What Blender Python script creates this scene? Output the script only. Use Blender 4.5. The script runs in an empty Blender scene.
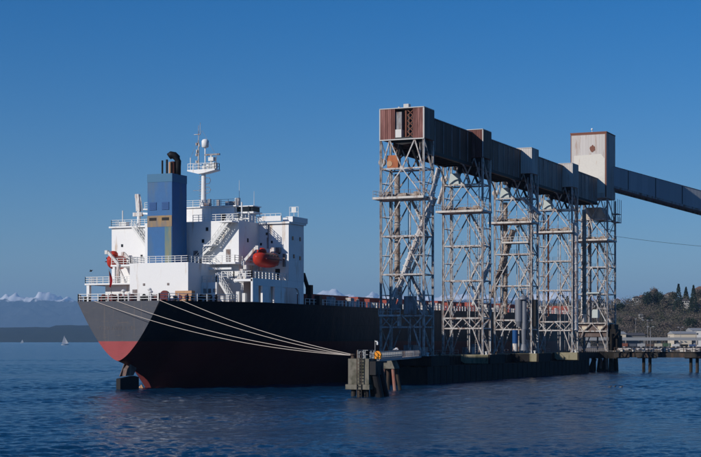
import bpy, bmesh, math, random
from math import radians, sin, cos, pi, tan
from mathutils import Vector, noise
random.seed(7)
scene = bpy.context.scene
C = scene.collection

# ------------------------------------------------------------ camera
TH = math.atan2(689.5, 1550.0)          # yaw of the camera against the berth line
CAMH = 7.1
cam_d = bpy.data.cameras.new('camera'); cam = bpy.data.objects.new('camera', cam_d); C.objects.link(cam)
cam.location = (0, 0, CAMH); cam.rotation_euler = (radians(90), 0, TH)
cam_d.sensor_width = 36; cam_d.lens = 36*1550/701.0; cam_d.shift_y = 112.5/701.0
cam_d.clip_start = 1; cam_d.clip_end = 200000
scene.camera = cam
scene.render.resolution_x = 1024; scene.render.resolution_y = 668

# ------------------------------------------------------------ sky and sun
PHI, EL = radians(31), radians(24)      # sun azimuth from -Y towards -X, elevation
world = bpy.data.worlds.new('World'); scene.world = world; world.use_nodes = True
nt = world.node_tree; nt.nodes.clear()
wo = nt.nodes.new('ShaderNodeOutputWorld'); bg = nt.nodes.new('ShaderNodeBackground'); sk = nt.nodes.new('ShaderNodeTexSky')
sk.sky_type = 'NISHITA'; sk.sun_disc = False; sk.sun_elevation = EL
sk.sun_rotation = pi + PHI              # from +Y clockwise seen from above
sk.altitude = 0; sk.air_density = 1.0; sk.dust_density = 0.0; sk.ozone_density = 4.5
bg.inputs['Strength'].default_value = 0.070
hs_ = nt.nodes.new('ShaderNodeHueSaturation'); hs_.inputs['Saturation'].default_value = 1.42; nt.links.new(sk.outputs[0], hs_.inputs['Color']); tn_ = nt.nodes.new('ShaderNodeMix'); tn_.data_type = 'RGBA'; tn_.blend_type = 'MULTIPLY'; tn_.inputs['Factor'].default_value = 1; tn_.inputs[7].default_value = (.84,.94,1.16,1); nt.links.new(hs_.outputs[0], tn_.inputs[6]); nt.links.new(tn_.outputs[2], bg.inputs[0]); nt.links.new(bg.outputs[0], wo.inputs[0])
sun_d = bpy.data.lights.new('sun', 'SUN'); sun = bpy.data.objects.new('sun', sun_d); C.objects.link(sun)
sun_d.energy = 4.1; sun_d.angle = radians(0.5); sun_d.color = (1, 0.94, 0.87)
sdir = Vector((sin(PHI)*cos(EL), cos(PHI)*cos(EL), -sin(EL)))
sun.rotation_euler = sdir.to_track_quat('-Z', 'Y').to_euler(); sun.location = (-200, -100, 200)
scene.view_settings.view_transform = 'Standard'; scene.view_settings.look = 'None'
scene.view_settings.exposure = 0.0; scene.view_settings.gamma = 1
scene.view_settings.use_curve_mapping = False

# ------------------------------------------------------------ helpers
RX, RY = cos(TH), sin(TH)
def uv(u, v, z=0.0):                    # u metres to the camera's right, v metres ahead
    return Vector((u*RX - v*RY, u*RY + v*RX, z))

class MB:
    def __init__(s): s.v = []; s.f = []; s.m = []
    def add(s, vs, fs, mi=0):
        o = len(s.v); s.v += [tuple(p) for p in vs]; s.f += [tuple(i+o for i in f) for f in fs]; s.m += [mi]*len(fs)
    def box(s, x0, x1, y0, y1, z0, z1, mi=0):
        s.add([(x0,y0,z0),(x1,y0,z0),(x1,y1,z0),(x0,y1,z0),(x0,y0,z1),(x1,y0,z1),(x1,y1,z1),(x0,y1,z1)],
              [(0,3,2,1),(4,5,6,7),(0,1,5,4),(1,2,6,5),(2,3,7,6),(3,0,4,7)], mi)
    def beam(s, a, b, w, h=None, mi=0):
        h = h or w; a = Vector(a); b = Vector(b); d = (b-a).normalized()
        up = Vector((0,0,1)) if abs(d.z) < .95 else Vector((0,1,0))
        r = d.cross(up).normalized()*(w/2); t = r.cross(d).normalized()*(h/2)
        s.add([a-r-t,a+r-t,a+r+t,a-r+t,b-r-t,b+r-t,b+r+t,b-r+t],
              [(0,3,2,1),(4,5,6,7),(0,1,5,4),(1,2,6,5),(2,3,7,6),(3,0,4,7)], mi)
    def tube(s, a, b, r, r2=None, n=10, mi=0, caps=True):
        s.path([a, b], [r, r if r2 is None else r2], n, mi, caps)
    def path(s, pts, rs, n=8, mi=0, caps=True):
        pts = [Vector(p) for p in pts]
        if not isinstance(rs, (list, tuple)): rs = [rs]*len(pts)
        o = len(s.v); k = len(pts)
        for i, p in enumerate(pts):
            d = (pts[min(i+1,k-1)]-pts[max(i-1,0)]).normalized()
            up = Vector((0,0,1)) if abs(d.z) < .9 else Vector((0,1,0))
            r = d.cross(up).normalized(); t = r.cross(d).normalized()
            for j in range(n):
                a = 2*pi*j/n; q = p+(r*cos(a)+t*sin(a))*rs[i]; s.v.append(tuple(q))
        for i in range(k-1):
            for j in range(n):
                s.f.append((o+i*n+j, o+i*n+(j+1)%n, o+(i+1)*n+(j+1)%n, o+(i+1)*n+j)); s.m.append(mi)
        if caps:
            s.f.append(tuple(o+j for j in range(n))[::-1]); s.f.append(tuple(o+(k-1)*n+j for j in range(n))); s.m += [mi, mi]
    def lathe(s, c, prof, n=16, mi=0):
        o = len(s.v); k = len(prof)
        for r, z in prof:
            for j in range(n):
                a = 2*pi*j/n; s.v.append((c[0]+r*cos(a), c[1]+r*sin(a), c[2]+z))
        for i in range(k-1):
            for j in range(n):
                s.f.append((o+i*n+j, o+i*n+(j+1)%n, o+(i+1)*n+(j+1)%n, o+(i+1)*n+j)); s.m.append(mi)
        s.f.append(tuple(o+j for j in range(n))[::-1]); s.f.append(tuple(o+(k-1)*n+j for j in range(n))); s.m += [mi, mi]
    def prism(s, poly, axis, a, b, mi=0):   # poly of 2D points extruded along axis 'x','y','z'
        def P(p, t): return {'x':(t,p[0],p[1]),'y':(p[0],t,p[1]),'z':(p[0],p[1],t)}[axis]
        n = len(poly); s.add([P(p,a) for p in poly]+[P(p,b) for p in poly],
            [tuple(range(n))[::-1], tuple(range(n,2*n))]+[(i,(i+1)%n,(i+1)%n+n,i+n) for i in range(n)], mi)
    def build(s, name, mat, parent=None, smooth=False, loc=None):
        me = bpy.data.meshes.new(name); me.from_pydata(s.v, [], s.f)
        for m in (mat if isinstance(mat, (list,tuple)) else [mat]): me.materials.append(m)
        me.polygons.foreach_set('material_index', s.m)
        if smooth: me.polygons.foreach_set('use_smooth', [True]*len(s.f))
        me.update()
        if not s.f: return None
        bm = bmesh.new(); bm.from_mesh(me); bmesh.ops.recalc_face_normals(bm, faces=bm.faces); bm.to_mesh(me); bm.free()
        o = bpy.data.objects.new(name, me); C.objects.link(o)
        if parent: o.parent = parent
        if loc: o.location = loc
        return o
def tag(o, label=None, cat=None, group=None, kind=None):
    if label: o['label'] = label
    if cat: o['category'] = cat
    if group: o['group'] = group
    if kind: o['kind'] = kind
    return o
def empty(name, loc, label, cat, group=None, rz=0):
    o = bpy.data.objects.new(name, None); C.objects.link(o); o.location = loc; o.rotation_euler = (0,0,rz)
    o.empty_display_size = .5
    return tag(o, label, cat, group)
def kids(o): return [c for c in C.objects if c.parent == o]
def copy_tree(o, parent=None):
    c = o.copy(); C.objects.link(c); c.parent = parent
    for ch in kids(o): copy_tree(ch, c)
    return c
class Part:                                # builds under a parent whose world location is known
    def __init__(s, parent): s.p = parent
SPLIT = {'battens':'batten','roof_lockers':'roof_locker','lockers':'locker','bollards':'bollard','roof_vents':'roof_vent','deck_vents':'deck_vent',
         'port_lockers':'roof_locker','raking_piles':'raking_pile','deck_fittings':'deck_fitting','pillars':'pillar','whip_aerials':'whip_aerial','pipes':'pipe','wall_pipes':'wall_fitting','port_platforms':'port_platform'}
def islands(mb):
    par = list(range(len(mb.v)))
    def find(a):
        while par[a] != a: par[a] = par[par[a]]; a = par[a]
        return a
    for f in mb.f:
        for q in f[1:]: par[find(q)] = find(f[0])
    grp = {}
    for f, mi in zip(mb.f, mb.m): grp.setdefault(find(f[0]), []).append((f, mi))
    out = []
    for fs in grp.values():
        ids = sorted({i for f, _ in fs for i in f}); mp = {a: b for b, a in enumerate(ids)}; n_ = MB()
        n_.v = [mb.v[i] for i in ids]; n_.f = [tuple(mp[i] for i in f) for f, _ in fs]; n_.m = [mi for _, mi in fs]; out.append(n_)
    return out
def under(mb, name, mat, parent, smooth=False):
    if name in SPLIT:
        for q in islands(mb): r_ = under(q, SPLIT[name], mat, parent, smooth)
        return r_
    # vertices given in world coordinates, parent empty has a location
    L = Vector((0,0,0)); q = parent
    while q is not None: L += q.location; q = q.parent
    mb.v = [(x-L.x, y-L.y, z-L.z) for x, y, z in mb.v]
    return mb.build(name, mat, parent, smooth)

# ------------------------------------------------------------ materials
def newmat(name, spec=.2):
    m = bpy.data.materials.new(name); m.use_nodes = True
    n = m.node_tree.nodes; b = n['Principled BSDF']; b.inputs['Specular IOR Level'].default_value = spec; return m, m.node_tree, b
def L(nt, a, b): nt.links.new(a, b)
def geo_pos(nt):
    g = nt.nodes.new('ShaderNodeNewGeometry'); return g.outputs['Position']
def noise_fac(nt, scale, detail=4, rough=.6, vec=None, stretch=None):
    p = vec or geo_pos(nt)
    if stretch:
        mp = nt.nodes.new('ShaderNodeMapping'); mp.inputs['Scale'].default_value = stretch; L(nt, p, mp.inputs[0]); p = mp.outputs[0]
    t = nt.nodes.new('ShaderNodeTexNoise'); t.inputs['Scale'].default_value = scale
    t.inputs['Detail'].default_value = detail; t.inputs['Roughness'].default_value = rough
    L(nt, p, t.inputs['Vector']); return t.outputs['Fac']
def ramp(nt, fac, stops):
    r = nt.nodes.new('ShaderNodeValToRGB'); cr = r.color_ramp
    while len(cr.elements) < len(stops): cr.elements.new(.5)
    for e, (p, c) in zip(cr.elements, stops): e.position = p; e.color = (*c, 1) if len(c) == 3 else c
    L(nt, fac, r.inputs[0]); return r.outputs[0]
def mix(nt, fac, a, b):
    m = nt.nodes.new('ShaderNodeMix'); m.data_type = 'RGBA'
    for s, v in ((m.inputs['Factor'], fac), (m.inputs[6], a), (m.inputs[7], b)):
        if isinstance(v, (int, float)): s.default_value = v
        elif isinstance(v, tuple): s.default_value = (*v, 1)
        else: L(nt, v, s)
    return m.outputs[2]
def bump(nt, b, h, strength, dist):
    k = nt.nodes.new('ShaderNodeBump'); k.inputs['Strength'].default_value = strength; k.inputs['Distance'].default_value = dist
    L(nt, h, k.inputs['Height']); L(nt, k.outputs[0], b.inputs['Normal'])
def paint(name, col, rust=(.16,.07,.04), amt=.25, rough=.55, metal=0, scale=.6, var=.8, streak=(1,1,.25)):
    m, nt, b = newmat(name)
    f = noise_fac(nt, scale, 5, .65, stretch=streak)
    f2 = noise_fac(nt, scale*5, 3, .6)
    dark = tuple(c*var for c in col)
    c1 = mix(nt, f2, dark, col)
    mask = ramp(nt, f, [(max(0,.70-amt*.5), (0,0,0)), (min(1,.80-amt*.3), (1,1,1))])
    if amt > 0: L(nt, mix(nt, mask, c1, rust), b.inputs['Base Color'])
    else: L(nt, c1, b.inputs['Base Color'])
    b.inputs['Roughness'].default_value = rough; b.inputs['Metallic'].default_value = metal
    return m
def corrugated(name, a, bcol, rust, lo=.45, hi=.65, pitch=.38, rough=.6, panels=2.4):
    m, nt, b = newmat(name)
    p = geo_pos(nt); sx = nt.nodes.new('ShaderNodeSeparateXYZ'); L(nt, p, sx.inputs[0])
    ad = nt.nodes.new('ShaderNodeMath'); ad.operation = 'ADD'; L(nt, sx.outputs[0], ad.inputs[0]); L(nt, sx.outputs[1], ad.inputs[1])
    ml = nt.nodes.new('ShaderNodeMath'); ml.operation = 'MULTIPLY'; L(nt, ad.outputs[0], ml.inputs[0]); ml.inputs[1].default_value = 2*pi/pitch
    sn = nt.nodes.new('ShaderNodeMath'); sn.operation = 'SINE'; L(nt, ml.outputs[0], sn.inputs[0])
    # colour that differs from sheet to sheet
    dv = nt.nodes.new('ShaderNodeMath'); dv.operation = 'MULTIPLY'; L(nt, ad.outputs[0], dv.inputs[0]); dv.inputs[1].default_value = 1/panels
    fl = nt.nodes.new('ShaderNodeMath'); fl.operation = 'FLOOR'; L(nt, dv.outputs[0], fl.inputs[0])
    wn = nt.nodes.new('ShaderNodeTexWhiteNoise'); wn.noise_dimensions = '1D'; L(nt, fl.outputs[0], wn.inputs['W'])
    c0 = mix(nt, wn.outputs['Value'], a, bcol)
    f = noise_fac(nt, .8, 5, .7, stretch=(1.2,1.2,.12))
    mask = ramp(nt, f, [(lo, (0,0,0)), (hi, (1,1,1))])
    c1 = mix(nt, mask, c0, rust)
    L(nt, c1, b.inputs['Base Color']); b.inputs['Roughness'].default_value = rough
    bump(nt, b, sn.outputs[0], .6, .05)
    return m
def plain(name, col, rough=.6, metal=0, var=.85, scale=1.5):
    return paint(name, col, amt=0, rough=rough, metal=metal, var=var, scale=scale)

M_white = paint('ship_white', (.82,.82,.80), rust=(.50,.38,.27), amt=.24, rough=.5, scale=.9, var=.90, streak=(1,1,.14))
M_white2 = plain('white_rail', (.74,.74,.71), .5)
M_blue = paint('funnel_blue', (.030,.135,.33), rust=(.06,.13,.22), amt=.45, rough=.45, scale=.4)
M_bluetop = plain('funnel_top_band', (.05,.17,.30), .5)
M_bluewin = plain('funnel_louvre_blue', (.02,.09,.26), .5)
M_band = paint('funnel_grey_band', (.15,.17,.20), rust=(.34,.22,.10), amt=.75, rough=.6, scale=.8)
M_green = paint('faded_green_patch', (.09,.20,.24), rust=(.24,.22,.12), amt=.6, rough=.6, scale=.5)
M_soot = plain('sooty_steel', (.012,.012,.014), .6)
M_pipe = plain('rusty_exhaust', (.10,.035,.025), .7)
M_orange = paint('lifeboat_orange', (.52,.045,.026), rust=(.40,.03,.02), amt=.3, rough=.35, scale=1.2)
M_dark = plain('dark_opening', (.02,.022,.026), .4)
M_glass = plain('window_glass', (.02,.025,.03), .15)
M_deck = plain('deck_red_brown', (.16,.055,.04), .7)
M_hatch = paint('hatch_red', (.36,.075,.055), rust=(.20,.06,.045), amt=.5, rough=.65, scale=.6)
M_maroon = plain('winch_maroon', (.15,.03,.03), .6)
M_tan = paint('tan_box', (.52,.30,.16), amt=.2, scale=2)
M_red = plain('red_cloth', (.55,.03,.035), .7)
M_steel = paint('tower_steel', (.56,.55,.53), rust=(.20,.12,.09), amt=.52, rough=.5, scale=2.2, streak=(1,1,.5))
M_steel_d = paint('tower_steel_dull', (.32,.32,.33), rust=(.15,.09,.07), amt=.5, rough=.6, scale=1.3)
M_plat = paint('platform_steel', (.64,.61,.56), rust=(.26,.16,.12), amt=.4, rough=.6, scale=1.5)
M_spout = paint('spout_steel', (.50,.45,.40), rust=(.21,.14,.10), amt=.70, rough=.55, scale=1.6, streak=(1,1,.5))
M_spoutw = paint('spout_pale', (.72,.70,.67), rust=(.25,.14,.10), amt=.45, rough=.5, scale=1.8)
M_silver = plain('galvanised_tube', (.25,.27,.31), .5, .2, var=.5)
M_tubeblue = plain('blue_tube', (.015,.08,.24), .5)
M_orangebox = paint('orange_hopper', (.50,.16,.05), rust=(.30,.08,.03), amt=.6, scale=1.2)
M_palebox = paint('pale_hopper', (.52,.58,.56), rust=(.35,.25,.18), amt=.1, scale=1)
M_tanhop = paint('tan_hopper', (.50,.44,.37), rust=(.25,.14,.09), amt=.3, scale=.8)
M_rustcorr = corrugated('rust_red_cladding', (.13,.045,.035), (.30,.14,.12), (.10,.035,.028), .45, .62, panels=.55)
M_brownclad = corrugated('brown_cladding', (.060,.032,.024), (.115,.062,.045), (.035,.016,.012))
M_greyclad = corrugated('grey_cladding', (.19,.175,.16), (.28,.26,.24), (.15,.085,.06), .50, .68, panels=1.6)
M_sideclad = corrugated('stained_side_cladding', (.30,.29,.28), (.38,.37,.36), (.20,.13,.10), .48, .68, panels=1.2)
M_convclad = corrugated('blue_grey_conveyor_cladding', (.30,.33,.36), (.36,.39,.42), (.24,.22,.20), .66, .85)
M_greyclad2 = corrugated('worn_grey_cladding', (.17,.14,.125), (.11,.075,.06), (.10,.05,.035), .5, .75)
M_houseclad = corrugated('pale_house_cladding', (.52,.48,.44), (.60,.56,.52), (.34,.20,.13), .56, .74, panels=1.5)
M_housepatch = paint('pale_patch', (.72,.68,.60), rust=(.45,.30,.2), amt=.12, scale=.5)
M_rusttrim = plain('rust_trim', (.22,.09,.06), .7)
M_trim = plain('pale_trim', (.55,.54,.52), .5)
M_conc = paint('pier_concrete', (.19,.175,.14), rust=(.055,.055,.035), amt=.5, rough=.85, scale=.8, streak=(1,1,.6))
M_concy = paint('stained_cap_concrete', (.30,.27,.18), rust=(.08,.08,.04), amt=.5, rough=.85, scale=.7)
M_dockdark = paint('creosoted_timber', (.013,.012,.012), rust=(.030,.024,.018), amt=.4, rough=.8, scale=.9)
M_pile = paint('pile_dark', (.035,.033,.03), rust=(.09,.06,.045), amt=.5, rough=.8, scale=1)
M_pilerust = paint('pile_rusty_pale', (.30,.22,.18), rust=(.28,.08,.05), amt=.7, rough=.8, scale=.9)
M_dulltan = paint('dull_primer', (.22,.17,.15), rust=(.10,.05,.04), amt=.6, rough=.8, scale=1.2)
M_fence = plain('galvanised_rail', (.30,.31,.31), .6, .1)
M_buoy = plain('signal_orange', (.85,.30,.02), .5)
M_rope = plain('pale_rope', (.62,.54,.47), .8)
M_sail = plain('sail_white', (.82,.82,.80), .6)
M_gull = plain('gull_white', (.75,.75,.75), .7)
M_birddark = plain('dark_feathers', (.05,.045,.04), .7)
M_cabin = corrugated('brown_cabin', (.14,.11,.10), (.17,.13,.12), (.10,.06,.05))
M_bark = plain('bark', (.09,.065,.05), .9)
M_roofg = plain('house_roof_grey', (.10,.09,.09), .8)
M_roofr = plain('house_roof_brown', (.20,.12,.09), .8)
M_wallw = plain('house_wall_white', (.72,.70,.66), .7)
M_wallt = plain('house_wall_tan', (.42,.36,.29), .7)
M_shed = plain('shed_wall_cream', (.62,.54,.42), .7)
M_shed2 = plain('shed_wall_grey', (.16,.155,.15), .8)
M_asph = plain('asphalt', (.06,.06,.06), .85)
M_viad = plain('viaduct_concrete', (.30,.31,.32), .8)

def hull_mat():
    m, nt, b = newmat('hull_paint')
    p = geo_pos(nt); sx = nt.nodes.new('ShaderNodeSeparateXYZ'); L(nt, p, sx.inputs[0])
    f = noise_fac(nt, .35, 6, .65, stretch=(1,1,.35)); f2 = noise_fac(nt, 1.6, 5, .7, stretch=(.5,.5,2.2))
    blk = mix(nt, f, (.048,.054,.070), (.078,.085,.105))
    blk = mix(nt, ramp(nt, f2, [(.56,(0,0,0)), (.78,(1,1,1))]), blk, (.12,.10,.09))
    f4 = noise_fac(nt, 1.1, 4, .7, stretch=(1.6,1.6,.07))
    blk = mix(nt, ramp(nt, f4, [(.57,(0,0,0)), (.75,(1,1,1))]), blk, (.13,.11,.10))
    red = mix(nt, f, (.27,.035,.042), (.36,.075,.075))
    red = mix(nt, ramp(nt, f2, [(.55,(0,0,0)), (.8,(1,1,1))]), red, (.20,.05,.045))
    gt = nt.nodes.new('ShaderNodeMath'); gt.operation = 'GREATER_THAN'; gt.inputs[1].default_value = 7.05; L(nt, sx.outputs[2], gt.inputs[0])
    c = mix(nt, gt.outputs[0], red, blk)
    L(nt, c, b.inputs['Base Color']); b.inputs['Roughness'].default_value = .55
    bump(nt, b, noise_fac(nt, .5, 2, .5), .25, .15)
    return m
def shaded_hull_mat():  # same hull paint, darkened: the shade of the sides is in its colour
    m, nt, b = newmat('shaded_hull_paint')
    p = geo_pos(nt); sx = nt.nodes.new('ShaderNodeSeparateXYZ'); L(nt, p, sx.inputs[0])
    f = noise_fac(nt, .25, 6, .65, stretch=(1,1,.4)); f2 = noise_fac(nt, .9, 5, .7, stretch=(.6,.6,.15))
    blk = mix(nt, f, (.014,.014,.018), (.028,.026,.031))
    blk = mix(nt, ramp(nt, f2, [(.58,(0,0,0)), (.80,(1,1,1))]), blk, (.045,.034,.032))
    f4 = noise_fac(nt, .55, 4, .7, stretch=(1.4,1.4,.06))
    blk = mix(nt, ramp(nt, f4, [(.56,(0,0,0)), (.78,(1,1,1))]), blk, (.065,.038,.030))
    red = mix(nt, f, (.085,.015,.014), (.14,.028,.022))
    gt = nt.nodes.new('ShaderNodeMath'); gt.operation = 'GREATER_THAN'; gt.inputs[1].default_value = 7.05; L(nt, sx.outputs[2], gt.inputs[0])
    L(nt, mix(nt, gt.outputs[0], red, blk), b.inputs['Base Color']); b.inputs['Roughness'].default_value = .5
    def seam(out, pitch, wid):
        dv = nt.nodes.new('ShaderNodeMath'); dv.operation = 'MULTIPLY'; dv.inputs[1].default_value = 1/pitch; L(nt, out, dv.inputs[0])
        fr = nt.nodes.new('ShaderNodeMath'); fr.operation = 'FRACT'; L(nt, dv.outputs[0], fr.inputs[0])
        lt = nt.nodes.new('ShaderNodeMath'); lt.operation = 'LESS_THAN'; lt.inputs[1].default_value = wid/pitch; L(nt, fr.outputs[0], lt.inputs[0]); return lt.outputs[0]
    s1 = seam(sx.outputs[2], 2.45, .10); s2 = seam(sx.outputs[1], 9.3, .14)
    mx = nt.nodes.new('ShaderNodeMath'); mx.operation = 'MAXIMUM'; L(nt, s1, mx.inputs[0]); L(nt, s2, mx.inputs[1])
    md = nt.nodes.new('ShaderNodeMath'); md.operation = 'MULTIPLY_ADD'; L(nt, mx.outputs[0], md.inputs[0]); md.inputs[1].default_value = .35; L(nt, noise_fac(nt, .3, 3, .55), md.inputs[2])
    bump(nt, b, md.outputs[0], .6, .25)
    return m
M_hull = hull_mat(); M_hullshade = shaded_hull_mat()

def water_mat():
    m, nt, b = newmat('sea_water', .5)
    p = geo_pos(nt)
    b.inputs['Base Color'].default_value = (.003,.033,.080,1)
    b.inputs['Roughness'].default_value = .12; b.inputs['IOR'].default_value = 1.333
    a = noise_fac(nt, 2.2, 4, .6, vec=p)
    c = noise_fac(nt, .12, 4, .7, vec=p)
    ad = nt.nodes.new('ShaderNodeMath'); ad.operation = 'MULTIPLY_ADD'; L(nt, c, ad.inputs[0]); ad.inputs[1].default_value = 5.0; L(nt, a, ad.inputs[2])
    bump(nt, b, ad.outputs[0], 1.0, .13)
    return m
M_water = water_mat()

def slope_mat(name, cols, scale, snow=None):
    m, nt, b = newmat(name)
    f = noise_fac(nt, scale, 6, .7)
    c = ramp(nt, f, cols)
    if snow:
        p = geo_pos(nt); sx = nt.nodes.new('ShaderNodeSeparateXYZ'); L(nt, p, sx.inputs[0])
        f2 = noise_fac(nt, scale*3, 5, .7)
        mr = nt.nodes.new('ShaderNodeMapRange'); mr.inputs[1].default_value = snow[0]; mr.inputs[2].default_value = snow[1]; L(nt, sx.outputs[2], mr.inputs[0])
        md = nt.nodes.new('ShaderNodeMath'); md.operation = 'MULTIPLY_ADD'; md.inputs[1].default_value = 1.15; L(nt, f2, md.inputs[0])
        sb = nt.nodes.new('ShaderNodeMath'); sb.operation = 'SUBTRACT'; L(nt, mr.outputs[0], sb.inputs[0]); sb.inputs[1].default_value = .56
        L(nt, sb.outputs[0], md.inputs[2])
        mk = ramp(nt, md.outputs[0], [(.40,(0,0,0)), (.52,(1,1,1))])
        c = mix(nt, mk, c, (.90,.92,.95))
    L(nt, c, b.inputs['Base Color']); b.inputs['Roughness'].default_value = .95
    return m
M_mount = slope_mat('mountain_rock_and_snow', [(.35,(.012,.02,.025)), (.7,(.035,.04,.04))], .0012, snow=(660, 940))
M_shore = slope_mat('far_shore_woods', [(.3,(.008,.014,.012)), (.7,(.022,.03,.022))], .01)
M_bluff = slope_mat('bluff_scrub', [(.3,(.05,.045,.035)), (.55,(.10,.085,.065)), (.75,(.07,.085,.04))], .03)
M_flat = slope_mat('gravel_yard', [(.3,(.08,.07,.065)), (.7,(.17,.15,.135))], .05)
def leafmat(name, a, b_, c):
    m, nt, b = newmat(name)
    f = noise_fac(nt, .035, 4, .7); g = noise_fac(nt, .25, 3, .6)
    x = ramp(nt, f, [(.38, a), (.5, b_), (.62, c)])
    L(nt, mix(nt, g, x, tuple(v*.55 for v in b_)), b.inputs['Base Color']); b.inputs['Roughness'].default_value = .95
    return m
M_brush = leafmat('bare_brush', (.105,.08,.072), (.135,.115,.085), (.075,.10,.05))
M_conifer = leafmat('conifer_needles', (.018,.032,.022), (.025,.042,.026), (.022,.04,.03))
M_ever = leafmat('evergreen_leaves', (.03,.045,.025), (.045,.06,.03), (.035,.05,.025))
M_bare = leafmat('bare_twigs', (.19,.155,.125), (.15,.12,.105), (.11,.115,.075))

# ------------------------------------------------------------ setting: water, mountains, shores
import numpy as np
def make_water():
    rng = np.random.default_rng(4)
    D = np.concatenate([np.array([1, 8, 20, 35, 50, 62, 72]), np.exp(np.arange(math.log(80), math.log(600), .0028)), np.exp(np.arange(math.log(601.9), math.log(1600), .0048)), np.exp(np.linspace(math.log(1640), math.log(44000), 60))])
    front = np.linspace(-.27, .27, 620); rest = np.linspace(.27, 2*pi-.27, 62)[1:-1]
    A = np.concatenate([front, rest]); nA = len(A)
    dd, aa = np.meshgrid(D, A, indexing='ij')
    ang = TH-aa                                     # azimuth around the bank, 0 = view axis
    X = -np.sin(ang)*dd; Y = np.cos(ang)*dd; Z = np.zeros_like(X)
    step = np.where(dd < 600, dd*.0028, dd*.0048)
    for lam0, slope, n in ((.6,.11,22),(1.2,.11,26),(2.3,.08,22),(4.5,.036,16),(10,.010,8)):
        for _ in range(n):
            lam = lam0*rng.uniform(.7, 1.4); th = rng.normal(TH+pi/2+.35, .65); k = 2*pi/lam
            amp = slope/k*math.sqrt(2/n)
            Z += amp*np.sin(k*(X*math.cos(th)+Y*math.sin(th))+rng.uniform(0, 6.28))*np.clip(lam/(1.3*step)-.8, 0, 1)
    Z *= np.clip((2500-dd)/900, 0, 1)
    # calmer and rougher patches
    P = np.zeros_like(X)
    for _ in range(10):
        lam = rng.uniform(40, 160); th = rng.uniform(0, 6.28); P += np.sin(2*pi/lam*(X*math.cos(th)+Y*math.sin(th))+rng.uniform(0, 6))
    Z *= np.clip(.85+.16*P, .35, 1.5)
    V = np.stack([X, Y, Z], -1).reshape(-1, 3)
    nD = len(D); i0 = (np.arange(nD-1)[:, None]*nA+np.arange(nA)[None, :]); i1 = np.arange(nD-1)[:, None]*nA+((np.arange(nA)+1) % nA)[None, :]
    F = np.stack([i0, i0+nA, i1+nA, i1], -1).reshape(-1, 4)
    me = bpy.data.meshes.new('water'); me.vertices.add(len(V)); me.vertices.foreach_set('co', V.astype(np.float32).ravel())
    me.loops.add(F.size); me.loops.foreach_set('vertex_index', F.astype(np.int32).ravel())
    me.polygons.add(len(F)); me.polygons.foreach_set('loop_start', np.arange(0, F.size, 4, dtype=np.int32))
    me.polygons.foreach_set('use_smooth', np.ones(len(F), dtype=bool))
    me.update(calc_edges=True); me.materials.append(M_water)
    if me.polygons[5000].normal.z < 0: me.flip_normals()
    o = bpy.data.objects.new('water', me); C.objects.link(o); tag(o, kind='structure')
make_water()

def lerp_tab(tab, x):
    if x <= tab[0][0]: return tab[0][1]
    for (a, b), (c, d) in zip(tab, tab[1:]):
        if x <= c: return b+(d-b)*(x-a)/(c-a)
    return tab[-1][1]
def terrain(name, u0, u1, v0, v1, nu, nv, hf, mat):
    m = MB(); vs = []; fs = []
    for j in range(nv+1):
        for i in range(nu+1):
            u = u0+(u1-u0)*i/nu; v = v0+(v1-v0)*j/nv
            vs.append(uv(u, v, hf(u, v)))
    for j in range(nv):
        for i in range(nu):
            a = j*(nu+1)+i; fs.append((a, a+1, a+nu+2, a+nu+1))
    m.add(vs, fs); return tag(m.build(name, mat, smooth=True), kind='structure')
# snowy range 30 km away: skyline heights in metres against metres to the right
KM = 30000/1550.
sky_line = [(-700,800),(-360,820),(-345,900),(-335,925),(-328,850),(-318,830),(-310,1010-30),(-302,960),(-290,860),(-280,850),(-268,845),(-200,800),(-100,860),(-62,820),(-50,930),(-38,850),(-28,950),(-15,985),(-6,890),(8,850),(22,950),(34,880),(55,930),(72,900),(85,830),(100,880),(118,940),(140,860),(165,820),(185,860),(200,1000),(215,985),(230,860),(260,800),(600,700)]
sky_line = [(a*KM, b) for a, b in sky_line]
def mount(u, v):
    e = lerp_tab(sky_line, u)
    t = (v-26000)/9000.
    prof = max(0, 1-abs(t-.45)/.5)
    r = 1-abs(noise.noise(Vector((u*.0011, v*.0007, 3.1))))*1.1
    r2 = abs(noise.noise(Vector((u*.0022, v*.0018, 9.1)))); r3 = abs(noise.noise(Vector((u*.006, v*.004, 5.1)))); r4 = noise.noise(Vector((u*.016, v*.008, 2.1)))
    return e*prof*(.92+.08*r) + prof*(70-r2*260-r3*110+r4*26) - 3
terrain('mountains', -9000, 8000, 26000, 35000, 560, 80, mount, M_mount)
def shore_h(u, v):
    t = (v-8800)/1500.
    if t < 0: return -2
    e = 96+14*noise.noise(Vector((u*.0007, 1.5, 0)))+9*noise.noise(Vector((u*.004, 4.5, 0)))+ (14 if -1800 < u < -700 else 0)
    return min(1, t*2.2)**.35*e + 5*noise.noise(Vector((u*.02, v*.02, 1)))
terrain('far_shore', -6500, 6500, 8700, 10500, 420, 12, shore_h, M_shore)

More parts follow.
